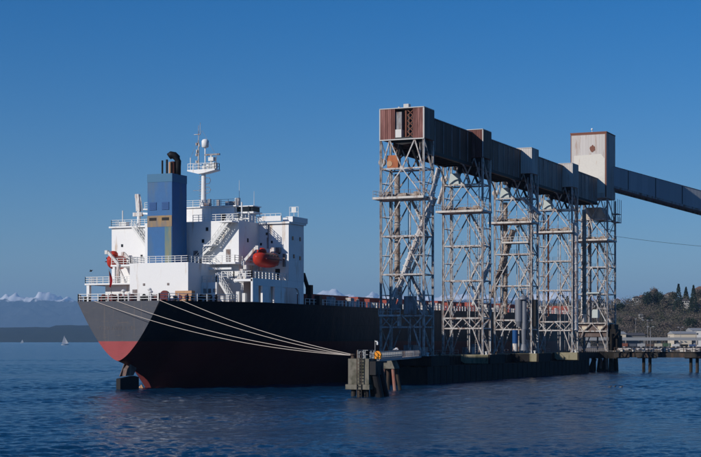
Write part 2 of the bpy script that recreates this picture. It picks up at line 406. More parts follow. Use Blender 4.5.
# wooded bluff 1.4 km away to the right
ridge = [(-500,-4),(-90,-4),(-50,8),(-20,30),(20,35),(90,34),(150,33),(190,35),(220,36),(240,37),(275,39),(310,42),(360,46),(600,55)]
def bluff_h(u, v):
    uu = u/v*1500
    e = lerp_tab(ridge, uu)
    t = min(1, max(0, (v-1240)/230.))
    return 2.4 + t**1.15*e*v/1500 + (2.5*t*noise.noise(Vector((u*.02, v*.02, 0)))) - (5 if uu < -240 else 0)
terrain('bluff_hillside', -140, 640, 1236, 1900, 210, 60, bluff_h, M_bluff)
fl = MB(); fl.prism([tuple(uv(u, v).xy) for u, v in ((30,1240),(60,1020),(140,960),(400,900),(700,880),(700,1245),(-20,1245))], 'z', -1, 2.6)
tag(fl.build('rail_yard_ground', M_flat), kind='structure')
# trestle's shore, off to the right of the frame
fs_ = MB(); fs_.prism([(14,60),(60,-30),(500,-200),(900,300),(500,1000),(160,1000),(60,620),(-5,520),(12,350)], 'z', -1, 3.2)
tag(fs_.build('shore_ground', M_flat), kind='structure')

def tuft_crown(m, c, rx, rz, n, s, rnd, shape='ball'):
    for _ in range(n):
        if shape == 'cone':
            t = rnd.random()**1.35; rr = rx*(1-t)*(.55+.6*rnd.random())+.08*rx; a = rnd.random()*2*pi
            # tiers
            rr *= .8+.35*abs(sin(t*17+a)); p = Vector((c.x+rr*cos(a), c.y+rr*sin(a), c.z+t*rz))
            nrm = Vector((cos(a), sin(a), -.3))
        else:
            d = Vector((rnd.gauss(0,1), rnd.gauss(0,1), rnd.gauss(0,1))).normalized()
            k = rnd.random()**.4
            lob = .72+.38*noise.noise(d*2.1+c*.13)
            p = Vector((c.x+d.x*rx*k*lob*1.2, c.y+d.y*rx*k*lob*1.2, c.z+rz*.5+d.z*rz*.5*k*lob*1.2)); nrm = d
        q = s*(.6+.8*rnd.random())
        e1 = Vector((rnd.uniform(-1,1), rnd.uniform(-1,1), rnd.uniform(-1,1))).normalized()*q
        e2 = e1.cross(Vector((rnd.uniform(-1,1), rnd.uniform(-1,1), rnd.uniform(-1,1))).normalized())*1.0
        m.add([p-e1*.5-e2*.35, p+e1*.5-e2*.35, p+e2*.6], [(0,1,2)])
rnd = random.Random(11)
def brush(name, n, mat, size, seed, vr=(1245,1560)):
    r = random.Random(seed); m = MB()
    for _ in range(n):
        uu = r.uniform(-60, 400); v = r.uniform(*vr); u = uu*v/1500
        h = bluff_h(u, v)
        if h < 3: continue
        k = r.uniform(.6, 1.25)
        tuft_crown(m, uv(u, v, h-.8), size*k*.62, size*k, 110, .85, r)
    return tag(m.build(name, mat), kind='stuff')
brush('hillside_brush', 1500, M_brush, 9, 3, (1240,1500)); brush('bare_woodland', 500, M_bare, 11, 5, (1240,1480)); brush('evergreen_scrub', 200, M_ever, 10, 8, (1240,1470))

def ground_at(px, v): u = (px-350.5)/1550*v; return uv(u, v, bluff_h(u, v)), u
def conifer(px, v, h, r, label, seed):
    g, u = ground_at(px, v); rr = random.Random(seed)
    t = empty('conifer_tree', g, label, 'tree', 'evergreens along the ridge')
    m = MB(); m.tube((0,0,-.5), (0,0,h*.9), .35, .06, 7); m.build('trunk', M_bark, t)
    m = MB(); tuft_crown(m, Vector((0,0,h*.10)), r, h*.92, 1500, 1.1, rr, 'cone'); m.build('crown', M_conifer, t)
def broad(px, v, h, r, label, seed, mat, name='broadleaf_tree', group='rounded trees on the bluff'):
    g, u = ground_at(px, v); rr = random.Random(seed)
    t = empty(name, g, label, 'tree', group)
    m = MB(); m.tube((0,0,-.5), (0,0,h*.45), .4, .25, 7)
    for k in range(5):
        a = k*1.3; m.tube((0,0,h*.4), (cos(a)*r*.6, sin(a)*r*.6, h*.75), .18, .05, 5)
    m.build('trunk', M_bark, t)
    m = MB()
    for k in range(5):
        a = rr.random()*6.3; tuft_crown(m, Vector((cos(a)*r*.35, sin(a)*r*.35, h*(.15+.1*rr.random()))), r*.72, h*.7, 330, 1.0, rr)
    m.build('crown', mat, t)
broad(647, 1440, 21, 6.5, 'dense dark rounded evergreen left of the paired crowns on the ridge', 21, M_conifer)
broad(658.5, 1445, 19, 6.5, 'dark rounded evergreen just right of another dark crown on the ridge', 22, M_conifer)
conifer(678.5, 1420, 27, 4.6, 'tallest pointed conifer standing on the bluff ridge', 23)
conifer(693.5, 1420, 25, 4.2, 'tall pointed conifer nearest the right edge of the bluff', 24)
conifer(686, 1500, 15, 3.0, 'small conifer between the two tall pointed ones', 25)
conifer(567.5, 1450, 15, 3.6, 'conifer on the ridge seen through the fourth tower', 26)
conifer(598.5, 1450, 11, 2.8, 'conifer on the ridge seen through the last tower, left one', 27)
conifer(604, 1450, 11, 2.8, 'conifer on the ridge seen through the last tower, right one', 28)
broad(620, 1440, 10, 5, 'low dark tree where the ridge starts right of the towers', 29, M_conifer)
broad(666, 1440, 12, 6, 'brown bare tree between the dark crowns and the tallest conifer', 30, M_bare)
broad(654, 1500, 18, 5, 'pale bare tree rising behind the paired dark crowns', 31, M_bare)
broad(690, 1330, 14, 7, 'olive green rounded tree above the cream shed', 32, M_ever)
broad(664, 1320, 12, 7, 'reddish brown bare tree at the foot of the bluff', 33, M_bare)
broad(630, 1360, 11, 7, 'brown bare tree on the left slope of the bluff', 34, M_bare)
broad(673, 1480, 11, 4, 'thin bare tree beside the tallest conifer', 35, M_bare)
broad(698.5, 1460, 13, 4.5, 'bare tree right of the last tall conifer', 36, M_bare)

def house(px, v, w_, d_, h_, roof_h, wm, rm, label, rz=0, lift=0):
    w_ *= .8; d_ *= .9; h_ = max(4, h_-3.4); lift *= .6
    g, u = ground_at(px, v); g = g+Vector((0,0,lift))
    t = empty('hillside_house', g, label, 'house', 'houses on the bluff', rz+TH)
    m = MB(); m.box(-w_/2, w_/2, -d_/2, d_/2, -6, h_); m.build('wall', wm, t)
    m = MB(); m.prism([(-w_/2-.5, h_+.02), (w_/2+.5, h_+.02), (0, h_+roof_h)], 'y', -d_/2-.6, d_/2+.6); m.build('roof', rm, t)
    for k in (-1, 0, 1):
        m = MB(); m.box(k*w_*.3-.7, k*w_*.3+.7, -d_/2-.06, -d_/2+.02, h_-2.1, h_-.7); m.build('window', M_glass, t)
house(636.5, 1490, 9, 8, 8.5, 2, M_wallw, M_roofg, 'white house on the ridge left of the dark rounded evergreens', 0, 3)
house(642.5, 1500, 8, 8, 8.5, 2.4, M_wallt, M_roofr, 'brown roofed house peeking left of the dark rounded evergreen', .2, 3.2)
house(640.8, 1390, 4, 5, 9, 1, M_wallw, M_roofg, 'small white house alone midway up the slope', 0, 1)
house(664, 1500, 8, 7, 8.5, 2, M_wallw, M_roofg, 'white house between the rounded evergreens and tallest conifer', -.1, 2.5)
house(670, 1510, 9, 7, 10.5, 2, M_wallt, M_roofg, 'grey roofed tan house left of the tallest conifer', .3, 3)
house(685, 1440, 9, 6, 9, 2.2, M_wallw, M_roofg, 'white house between the two tallest conifers', 0, 3)
house(698, 1430, 9, 7, 7, 2, M_wallw, M_roofg, 'white house at the right edge below the last conifer', 0, 0)
house(699.5, 1500, 12, 8, 13, 3, M_wallt, M_roofr, 'brown house topmost at the right edge of the ridge', 0, 3)
house(591, 1470, 8, 7, 7.5, 2, M_wallw, M_roofg, 'pale house seen through the left half of the last tower', 0, 1)
house(600.5, 1440, 10, 7, 7, 2, M_wallt, M_roofg, 'tan house seen through the right half of the last tower', 0, 0)
house(617, 1480, 7, 7, 8, 2, M_wallw, M_roofg, 'pale house on the ridge just right of the last tower', 0, 2)
house(531, 1480, 9, 7, 8, 2, M_wallw, M_roofg, 'white house on the ridge behind the third and fourth towers', 0, 1)
# far shore houses
for px, v, zz, lb in ((28.7, 9600, 62, 'white house high on the far wooded shore'), (57.5, 9000, 20, 'white house near the water on the far wooded shore'), (85, 9000, 20, 'white house on the far shore right beside the ship stern')):
    p = uv((px-350.5)/1550*v, v, 0); t = empty('shore_house', (p.x, p.y, zz), lb, 'house', 'houses on the far shore', TH)
    m = MB(); m.box(-9, 9, -8, 8, -20, 8); m.build('wall', M_wallw, t)
    m = MB(); m.prism([(-10, 8.02), (10, 8.02), (0, 12)], 'y', -9, 9); m.build('roof', M_roofg, t)

# sheds, viaduct, lamps and wagons of the yard
def shed(px0, px1, v, z0, z1, wm, rm, label):
    u0 = (px0-350.5)/1550*v; u1 = (px1-350.5)/1550*v; c = uv((u0+u1)/2, v, z0); w_ = u1-u0
    t = empty('warehouse', c, label, 'warehouse', 'warehouses below the bluff', TH); h = z1-z0
    m = MB(); m.box(-w_/2, w_/2, 0, 22, -z0, h); m.build('wall', wm, t)
    m = MB(); m.prism([(-.6, h+.02), (22.6, h+.02), (11, h+2.0)], 'x', -w_/2-.5, w_/2+.5); m.build('roof', rm, t)
    n = 0 if wm is M_shed else max(2, int(w_/6))
    for k in range(n):
        x = -w_/2+(k+.5)*w_/n; m = MB(); m.box(x-1.0, x+1.0, -.08, .02, h-3.4, h-2); m.build('window', M_glass, t)
    m = MB(); m.box(-w_*.3-1.6, -w_*.3+1.6, -.1, .02, 0, 3.6); m.build('door', M_shed2, t)
shed(619.5, 626, 1150, 2.6, 12.2, M_shed, M_viad, 'small cream warehouse end just right of the last tower')
shed(626.5, 645.5, 1165, 2.6, 11.3, M_shed2, M_roofg, 'long dark grey warehouse beside the small cream one')
shed(674, 697, 1120, 2.6, 12.2, M_shed, M_viad, 'long cream warehouse below the bluff on the right')
shed(692, 712, 1240, 4, 15.5, M_wallw, M_viad, 'white roofed warehouse behind the cream one at the right edge')
V = empty('road_viaduct', uv(190, 1060, 0), 'long pale concrete road viaduct running below the warehouses', 'bridge', rz=TH)
m = MB(); m.box(-30, 120, -5, 5, 7.4, 8.4); m.build('road_deck', M_viad, V)
m = MB(); m.box(-30, 120, -5.4, -5.02, 7.4, 9.5); m.build('parapet', M_viad, V)
for k in range(13):
    m = MB(); m.box(-28+k*12, -26.4+k*12, -3, 3, 0, 7.38); m.build('column', M_viad, V)
def lamp(px, v, h, label, heads=2):
    p = uv((px-350.5)/1550*v, v, 2.6); t = empty('yard_lamp', p, label, 'lamp post', 'lamp posts in the yard', TH)
    m = MB(); m.tube((0,0,0), (0,0,h), .20, .12, 6); m.build('pole', M_steel_d, t)
    for k in range(heads):
        s = (k-(heads-1)/2)*3.0
        m = MB(); m.box(s-.6, s+.6, -.4, .4, h+.02, h+.5); m.build('lamp_head', M_viad, t)
lamp(650.5, 900, 12.5, 'lamp post tallest in front of the viaduct')
lamp(647.5, 1100, 19, 'twin headed lamp post above the viaduct, left one', 3)
lamp(635.7, 1180, 21, 'single lamp post above the dark grey warehouse', 1)
lamp(680.5, 1100, 14, 'twin headed lamp post in front of the cream warehouse')
lamp(696, 900, 10, 'single lamp post at the right end of the yard', 1)
lamp(669, 960, 7, 'short lamp post in the middle of the yard', 1)
wg = [('rust red',(.22,.08,.05)),('slate grey',(.10,.11,.13)),('silver',(.36,.36,.36)),('dark brown',(.12,.08,.06)),('cream',(.5,.45,.36)),('green',(.07,.12,.07)),('white',(.6,.6,.58)),('black',(.02,.02,.02)),('blue',(.06,.10,.2))]
for k, (nm, cc) in enumerate(wg):
    px = 624+k*8.6; v = 990+rnd.uniform(-10, 20)
    p = uv((px-350.5)/1550*v, v, 2.6)
    t = empty('freight_wagon', p, 'low %s freight wagon on the yard behind the trestle' % nm, 'wagon', 'freight wagons in the yard', TH+rnd.uniform(-.03, .03))
    m = MB(); m.box(-2.2, 2.2, -1.4, 1.4, 1.0, 2.3+rnd.random()*.8); m.build('body', plain('wagon_%s' % nm.replace(' ','_'), cc, .7), t)
    for sx_ in (-1, 1):
        m = MB(); m.box(sx_*1.4-.45, sx_*1.4+.45, -1.2, 1.2, 0, .98); m.build('bogie', M_dark, t)

# ------------------------------------------------------------ the ship
SHIP = empty('cargo_ship', (-122.4, 300, 0), 'black bulk carrier with red hatches and white deckhouse moored at the grain terminal', 'ship')
XC = -122.4
Wt = [(192,7.0),(194,8.2),(196,9.4),(198,10.7),(200,12.0),(202,13.3),(204,14.5),(206,15.5),(208,16.0),(212,16.1),(375,16.1),(384,14.8),(391,12.2),(398,8.0),(403,4.2),(406,1.4),(407.5,.3)]
Kt = [(192,4.2),(194.6,3.5),(198,2.1),(199.6,1.55),(200.6,.8),(201.4,-.2),(202.4,-3),(204,-5),(380,-5),(400,-4.5),(407.5,-2)]
Pt = [(192,.65),(194,.75),(196,.9),(200,1.25),(204,1.3),(208,1.0),(212,.75),(220,.42),(232,.2),(245,.07),(375,.06),(390,.16),(400,.35),(407.5,.6)]
def zdeck(y): return 12.9+max(0, y-262)*.0075
ys = [192,193,194,195,196,197,198,199,200,200.6,201,201.6,202.4,203.2,204,206,208,210,213,216,220,225,232,240,250,262,300,340,375,380,384,388,391,395,398,401,403,405,406,407.5]
NZ = 22
def ring(y):
    W, k, p, d = lerp_tab(Wt,y), lerp_tab(Kt,y), lerp_tab(Pt,y), zdeck(y)
    out = []
    for i in range(NZ+1):
        t = i/NZ; t = t**1.5; out.append((W*(t**p), k+(d-k)*t))
    return out
h = MB(); rings = []
for y in ys:
    r = ring(y); rk = 0
    pts = [(XC-a, y, z) for a, z in r[::-1]] + [(XC+a, y, z) for a, z in r[1:]]
    rings.append(len(h.v)); h.v += pts
n = 2*NZ+1
for a, b in zip(rings, rings[1:]):
    for i in range(n-1):
        h.f.append((a+i, a+i+1, b+i+1, b+i)); h.m.append(1)
h.f.append(tuple(range(rings[0], rings[0]+n))); h.m.append(0)
hull = under(h, 'hull', [M_hull, M_hullshade], SHIP, smooth=True)
hull.data.polygons[len(hull.data.polygons)-1].use_smooth = False
for p in hull.data.polygons:
    if p.material_index == 0: p.use_smooth = False
def deck_poly(z, y0=192, y1=408, k=1.0):
    yy = [y for y in ys if y0 <= y <= y1]
    m = MB(); a = len(yy)
    vs = [(XC-lerp_tab(Wt,y)*k, y, zdeck(y)+z) for y in yy]+[(XC+lerp_tab(Wt,y)*k, y, zdeck(y)+z) for y in yy]
    m.add(vs, [(i, i+1, a+i+1, a+i) for i in range(a-1)]); return m
under(deck_poly(-.02), 'deck', M_deck, SHIP)
# worn lettering on the transom: too weathered to read
rr = random.Random(5)
M_wear = paint('worn_lettering', (.16,.155,.15), rust=(.09,.085,.09), amt=.95, rough=.7, scale=4)
m = MB(); x = XC-3.1
while x < XC+3.0:
    wd = rr.uniform(.28, .4)
    m.box(x, x+.07, 191.985, 191.998, 8.75, 9.25)
    if rr.random() < .8: m.box(x+.08, x+wd, 191.985, 191.998, 8.75+rr.choice((0,.2,.42)), 8.84+rr.choice((0,.2,.42)))
    if rr.random() < .6: m.box(x+wd+.01, x+wd+.08, 191.985, 191.998, 8.75+rr.choice((0,.2)), 9.25)
    x += wd+.2
under(m, 'worn_lettering', M_wear, SHIP)
# rudder and stern frame
m = MB(); m.prism([(192.1,-3),(197.2,-3),(197.2,1.75),(196.0,1.95),(192.1,1.6)], 'x', XC-.35, XC+.35); rud = under(m, 'rudder', M_soot, SHIP)
m = MB(); m.prism([(193.4,1.96),(195.6,2.02),(196.6,3.3),(195.0,3.9),(193.9,3.0)], 'x', XC-.3, XC+.42); under(m, 'rudder_horn', M_dulltan, SHIP)
m = MB(); m.prism([(193.0,1.9),(193.8,1.9),(195.0,3.7),(194.4,3.9)], 'x', XC-.42, XC-.31); under(m, 'rudder_stay', M_dulltan, SHIP)
m = MB(); m.lathe((XC, 0, 0), [(.2,-.9),(.75,-.6),(.8,.5),(.4,1.0)], 12)
m.v = [(XC+(x-XC), 200.0+z, -1.6+y) for x, y, z in m.v]
for k in range(4):
    a = k*pi/2+.5
    m.prism([(.5*cos(a)-.35*sin(a)+XC, .5*sin(a)+.35*cos(a)-1.6),(2.1*cos(a)-.55*sin(a)+XC, 2.1*sin(a)+.55*cos(a)-1.6),(2.3*cos(a)+.3*sin(a)+XC, 2.3*sin(a)-.3*cos(a)-1.6),(.5*cos(a)+.3*sin(a)+XC, .5*sin(a)-.3*cos(a)-1.6)], 'y', 199.8, 200.0)
under(m, 'propeller', M_tan, SHIP)

def rail(m, pts, z, hgt=1.05, post=1.4, t=.06, bars=3, pt=None):
    pt = pt or t*1.15
    for (x0,y0), (x1,y1) in zip(pts, pts[1:]):
        ln = math.hypot(x1-x0, y1-y0); k = max(1, round(ln/post))
        zz0 = z if not callable(z) else z(y0); zz1 = z if not callable(z) else z(y1)
        for i in range(k+1):
            f = i/k; zz = zz0+(zz1-zz0)*f; x = x0+(x1-x0)*f; y = y0+(y1-y0)*f
            m.box(x-pt/2, x+pt/2, y-pt/2, y+pt/2, zz, zz+hgt)
        for b in range(bars):
            q = hgt*(b+1)/bars - t/2
            m.beam((x0,y0,zz0+q), (x1,y1,zz1+q), t*.8, t)
# stern rail around the poop
m = MB(); pts = [(XC+s*lerp_tab(Wt,y)*.985, y+.12) for s, y in ((-1,208),(-1,204),(-1,200),(-1,196),(-1,192),(1,192),(1,196),(1,200),(1,203))]
rail(m, pts, lambda y: 12.9, 1.1, 1.7, .085, 3, .13)
under(m, 'stern_railing', M_white2, SHIP)
# main-deck railing with broad white stanchions
m = MB(); rail(m, [(-106.6,222),(-106.6,262),(-106.6,300),(-106.6,340),(-106.6,375)], zdeck, .95, 1.6, .06, 2, .10)
under(m, 'deck_railing', M_white2, SHIP)
y = 237.5
while y < 374:
    m = MB(); m.box(-106.62, -106.50, y, y+.40, zdeck(y), zdeck(y)+.92); y += 1.35 if y < 262 else (1.6 if y < 300 else 2.2)
    under(m, 'bulwark_stay', M_white2, SHIP)
# hatch covers, coamings, cranes forward
hs = 236
for k in range(7):
    y0, y1 = hs+k*20.3, hs+k*20.3+15.6; z = zdeck(y0)
    m = MB(); m.box(XC-9.6, XC+9.6, y0, y1, z, z+1.25); c_ = under(m, 'hatch_coaming', M_deck, SHIP)
    m = MB()
    for q in range(4): m.box(XC-10, XC+10, y0-.3+q*4.05, y0-.3+q*4.05+3.95, z+1.27, z+2.15)
    under(m, 'hatch_cover', M_hatch, SHIP)
    m = MB()
    for q in range(4):
        xx = XC+11.2; yy = y0+1+q*4
        m.box(xx-.5, xx+.5, yy, yy+.9, z, z+1.1+.7*((q+k) % 2))
    for q in range(3): m.tube((XC+13.5+(q%2)*1.2, y0+2+q*5, z), (XC+13.5+(q%2)*1.2, y0+2+q*5, z+1.5), .3, .3, 8)
    under(m, 'deck_vents', M_hatch if k % 2 else M_steel, SHIP)
fc = MB(); fc.prism([(XC-13,383),(XC+13,383),(XC+9.5,395),(XC+3.5,403),(XC,405.5),(XC-3.5,403),(XC-9.5,395)], 'z', zdeck(383)-.2, zdeck(383)+2.2)
under(fc, 'forecastle', M_hatch, SHIP)
m = MB(); m.tube((XC,389,zdeck(389)+2.1), (XC,389,zdeck(389)+9.5), .35, .2, 8); m.box(XC-1.6,XC+1.6,388.8,389.2,zdeck(389)+6.8,zdeck(389)+7.1)
under(m, 'foremast', M_steel, SHIP)
# hose crane, black, forward of the deckhouse
m = MB(); m.tube((-107.4,225.2,12.9), (-107.4,225.2,14.8), .4, .35, 10); m.box(-107.9,-107.0,224.8,225.7,14.6,16.1)
cr = under(m, 'deck_crane', M_soot, SHIP)
m = MB(); m.beam((-107.5,225.2,15.0), (-108.6,225.4,18.0), .38, .5); under(m, 'jib', M_soot, cr)
m = MB(); m.box(-106.9,-106.0,226,227,12.9,14.4); m.box(-108.5,-107.4,226.3,227,12.9,13.9); under(m, 'crane_winch', M_dark, cr)

def wall(name, boxes, mat=None):
    m = MB()
    for b in boxes: m.box(*b)
    return under(m, name, mat or M_white, SHIP)
# accommodation
acc = wall('accommodation_block', [(-138.5,-128.0,215.4,220.8,16.2,25.5), (-128.0,-111.4,208.6,220.8,12.9,25.5), (-111.4,-106.3,215.4,220.8,16.45,25.3),
     (-134.5,-111.0,220.81,228,12.9,24.5), (-134.5,-128.01,215.4,220.8,12.9,16.19), (-111.39,-110.6,215.4,220.8,12.9,16.44)])
def sub(parent, name, mat, m, smooth=False): return under(m, name, mat, parent, smooth)
# roof edge: low bulwark with soffit
m = MB()
m.box(-138.8,-128.3,215.0,221.1,25.502,25.75); m.box(-111.4,-106.0,215.0,221.1,25.302,25.6); m.box(-111.4,-107.3,214.7,215.0,25.7,26.5)
m.box(-107.1,-105.9,216.0,221.4,25.602,26.45); m.box(-107.6,-107.1,216.0,217.5,25.602,26.3)
sub(acc, 'roof_edge', M_white, m)
m = MB(); rail(m, [(-138.4,221),(-138.4,215.2),(-128.3,215.2)], 25.75, 1.05, 1.3, .06); rail(m, [(-112,214.95),(-107.4,214.95)], 26.4, .5, .9, .06, 1)
rail(m, [(-119.5,208.8),(-111.5,208.8),(-111.5,215.3)], 25.5, 1.05, 1.0, .07)
sub(acc, 'roof_railing', M_white2, m)
# ports and doors on the block
def win(parent, x, y, z, w_, h_, face='y', name='window', mat=None):
    m = MB()
    if face == 'y': m.box(x-w_/2, x+w_/2, y-.06, y+.03, z, z+h_)
    else: m.box(x-.03, x+.06, y-w_/2, y+w_/2, z, z+h_)
    return sub(parent, name, mat or M_glass, m)
for x, z in ((-117.6,22.2),(-117.7,19.8),(-118.6,20.2),(-115.3,22.0),(-116.9,24.0)): win(acc, x, 208.6, z, .42, .55)
for y, z in ((216.8,22.8),(219.4,22.8),(217.2,20.0),(219.4,19.8)): win(acc, -106.3, y, z, .45, .6, 'x')
for x, z in ((-111.1,22.0),(-109.2,22.3),(-107.9,20.6),(-110.1,23.6)): win(acc, x, 215.4, z, .3, .4)
for x, z in ((-132.8,20.6),(-130.5,17.0),(-136.5,22.4)): win(acc, x, 215.4, z, .35, .45)
for y, z in ((211.5,22.3),(213.6,20.6),(211.8,17.2)): win(acc, -111.4, y, z, .4, .6, 'x')
win(acc, -113.2, 208.6, 19.2, .8, 1.9, name='door', mat=M_steel_d); win(acc, -118.9, 208.6, 19.1, .8, 1.9, name='door', mat=M_steel_d)
win(acc, -108.2, 215.4, 16.5, .8, 1.8, name='door', mat=M_dark)
# pipes and lamps on the wing wall
m = MB(); m.box(-110.0,-109.75,215.2,215.38,21.5,23.2); m.box(-108.4,-107.6,214.7,215.38,20.8,21.6); m.tube((-109.8,215.25,23.2),(-109.8,215.25,25.2),.07); m.box(-107.2,-106.8,215.1,215.38,18.6,20.6)
sub(acc, 'wall_pipes', M_steel_d, m)
# bridge deck and wheelhouse
br = wall('wheelhouse', [(-130.0,-114.6,213.2,220.5,25.51,28.05), (-131.0,-114.2,212.9,220.9,28.06,28.25)])
m = MB(); rail(m, [(-130.8,213.1),(-114.4,213.1)], 28.25, 1.0, 1.3, .06); sub(br, 'bridge_roof_railing', M_white2, m)
m = MB(); m.box(-117.0,-116.2,213.1,213.22,25.9,27.0); sub(br, 'door', M_dark, m)
m = MB()
for x in (-118.8,-120.4,-116.0,-115.2): m.box(x, x+.45, 215, 215.4, 28.25, 29.3+.3*sin(x*5))
m.box(-120.8,-119.9,214.5,215.4,28.25,28.9); m.box(-116.8,-115.9,214.2,215.0,28.25,29.0)
sub(br, 'roof_lockers', M_steel_d, m)
bw = wall('bridge_wing', [(-114.5,-111.4,213.4,216.4,26.95,27.2), (-114.4,-111.5,213.5,216.3,28.0,28.15)])
m = MB(); m.box(-114.2,-111.7,213.7,216.1,27.21,27.99); sub(bw, 'window_band', M_glass, m)
m = MB(); m.beam((-113.6,214,27.0),(-113.1,212.2,25.6),.3); m.tube((-112.9,212.4,25.6),(-112.9,212.4,28.6),.12); m.box(-114.8,-111.6,212.2,212.5,25.9,26.1); m.tube((-114.4,213.3,25.5),(-114.4,213.3,29.4),.1)
m.tube((-111.6,212.3,25.5),(-111.6,212.3,27.0),.12); sub(bw, 'wing_supports', M_white2, m)
m = MB(); m.tube((-114.2,214,28.1),(-114.2,214,32.2),.05,.03,6); m.tube((-111.7,214.2,28.1),(-111.7,214.2,30.4),.05,.03,6); sub(bw, 'whip_aerials', M_white2, m)
m = MB(); rail(m, [(-107.9,219),(-106.4,219)], 26.6, 1.6, .8, .05, 2); m.box(-107.6,-106.8,219,219.1,27.3,28.2); under(m, 'aerial_frame', M_white2, SHIP)
# aft house and funnel
ah = wall('aft_house', [(-125.4,-115.3,200.0,208.55,12.9,18.8)])
m = MB(); rail(m, [(-125.3,204),(-125.3,200.1),(-115.4,200.1),(-115.4,209.8)], 18.8, 1.0, 1.1, .07, 3); sub(ah, 'roof_railing', M_white2, m)
for x in (-122.9,-118.7): win(ah, x, 200.0, 15.4, .35, .35, name='lamp', mat=M_steel_d)
win(ah, -124.5, 200.0, 12.95, .8, 1.9, name='door', mat=M_steel_d)
m = MB()
for x in (-124.7,-123.9,-122.9,-118.9,-118.1,-117.2): m.box(x, x+.55, 207.6, 208.3, 18.8, 19.7)
sub(ah, 'roof_vents', M_steel_d, m)
hb = wall('side_house', [(-115.29,-112.7,204.0,208.55,12.9,15.9)])
m = MB(); rail(m, [(-115.2,204.1),(-112.8,204.1),(-112.8,208)], 15.9, 1.0, .9, .08, 2, .12); sub(hb, 'roof_railing', M_white2, m)
for x in (-114.7,-113.9): win(hb, x, 204.0, 14.3, .5, .65, name='window', mat=M_steel_d)
win(hb, -113.05, 204.0, 14.4, .45, .55, name='window', mat=M_steel_d)
m = MB(); m.lathe((-113.2,205.6,15.9), [(.62,0),(.62,.9),(.72,.95),(.72,1.3),(.3,1.5)], 14); sub(hb, 'ventilator', M_white2, m)
m = MB(); m.box(-115.9,-115.31,203.2,204.2,12.9,14.6)
for x in (-114.2,-113.5,-112.5): m.tube((x,203.3,12.9),(x,203.3,14.0),.13)
sub(hb, 'bollards', M_soot, m)
# mid platforms
pl = wall('mid_platform', [(-116.6,-110.9,206.5,208.59,18.75,19.05), (-111.39,-110.9,208.6,215.3,18.75,19.05)])
m = MB(); rail(m, [(-116.5,206.6),(-111.0,206.6),(-111.0,215)], 19.05, 1.05, 1.2, .07, 3); sub(pl, 'platform_railing', M_white2, m)
m = MB(); m.box(-116.0,-111.4,206.2,206.45,17.9,18.2); sub(pl, 'boat_skid', M_white, m)
# port side platforms and lower house
pp = wall('port_platforms', [(-134.9,-128.01,209.5,215.39,18.9,19.2), (-139.2,-128.01,208.6,215.39,16.0,16.25)])
m = MB(); rail(m, [(-134.8,209.6),(-128.1,209.6)], 19.2, 1.05, 1.2, .07, 3); rail(m, [(-139.1,212),(-139.1,208.7),(-128.1,208.7)], 16.25, 1.05, 1.1, .08, 3); sub(pp, 'platform_railing', M_white2, m)
m = MB(); m.box(-138.9,-138.4,208.7,209.3,12.9,15.99); m.box(-134.6,-134.2,209.6,210.0,16.26,18.89); m.box(-130.2,-129.8,209.6,210.0,16.26,18.89); sub(pp, 'pillars', M_white, m)
wall('port_house', [(-136.6,-125.41,210.6,215.38,12.9,15.98)])
# starboard boat deck
bd = wall('boat_deck', [(-109.5,-106.35,203.4,208,15.95,16.3), (-111.39,-106.35,208.01,215.39,15.95,16.3), (-112.69,-110.4,208.2,215.39,12.9,15.94)])
sp = MB()
for y0, y1 in ((203.4,205.3),(206.6,209.2),(210.6,213.3),(219.3,220.75)): sp.box(-106.62,-106.3,y0,y1,12.9,15.35)
sp.box(-106.62,-106.3,203.4,220.75,15.36,16.44)
sp.prism([(213.31,12.9),(213.9,12.9),(213.9,14.4),(214.5,15.1),(213.31,15.35)], 'x', -106.62, -106.3)
sp.prism([(219.3,15.35),(218.2,15.35),(218.9,15.0),(219.29,14.3)], 'x', -106.62, -106.3)
under(sp, 'side_screen', M_white, SHIP)
m = MB(); rail(m, [(-111.6,203.6),(-109.5,203.5),(-106.5,203.5),(-106.5,215)], 16.45, 1.05, 1.1, .08, 3, .14); sub(bd, 'deck_railing', M_white2, m)
m = MB()
for x, y in ((-111.5,203.0),(-110.7,203.2),(-109.4,204.0),(-108.6,204.4)): m.box(x, x+.5, y, y+.6, 12.9, 14.2+.4*sin(x*7))
sub(bd, 'lockers', M_white2, m)
# davits
def davit(side, x, y0, y1, z, col=M_spoutw):
    m = MB()
    for y in (y0, y1):
        m.beam((x, y, z), (x, y, z+3.0), .42, .42); m.beam((x, y, z+3.0), (x+side*1.9, y, z+4.9), .36, .42)
        m.beam((x-side*1.4, y, z), (x, y, z+2.6), .22, .22)
        m.box(min(x+side*1.9, x+side*2.4), max(x+side*1.9, x+side*2.4), y-.25, y+.25, z+4.6, z+5.2)
    m.beam((x, y0, z+2.9), (x, y1, z+2.9), .2, .2)
    return under(m, 'davit', col, SHIP)
davit(1, -110.2, 208.3, 213.6, 16.3); davit(-1, -133.4, 209.4, 214.2, 16.3)
m = MB()
for k in range(5): m.box(-110.6+(k%2)*.5, -110.1+(k%2)*.5, 207.0+.2*k, 207.5+.2*k, 16.3+.55*k, 16.8+.6*k)
under(m, 'boat_winch', M_spoutw, SHIP)

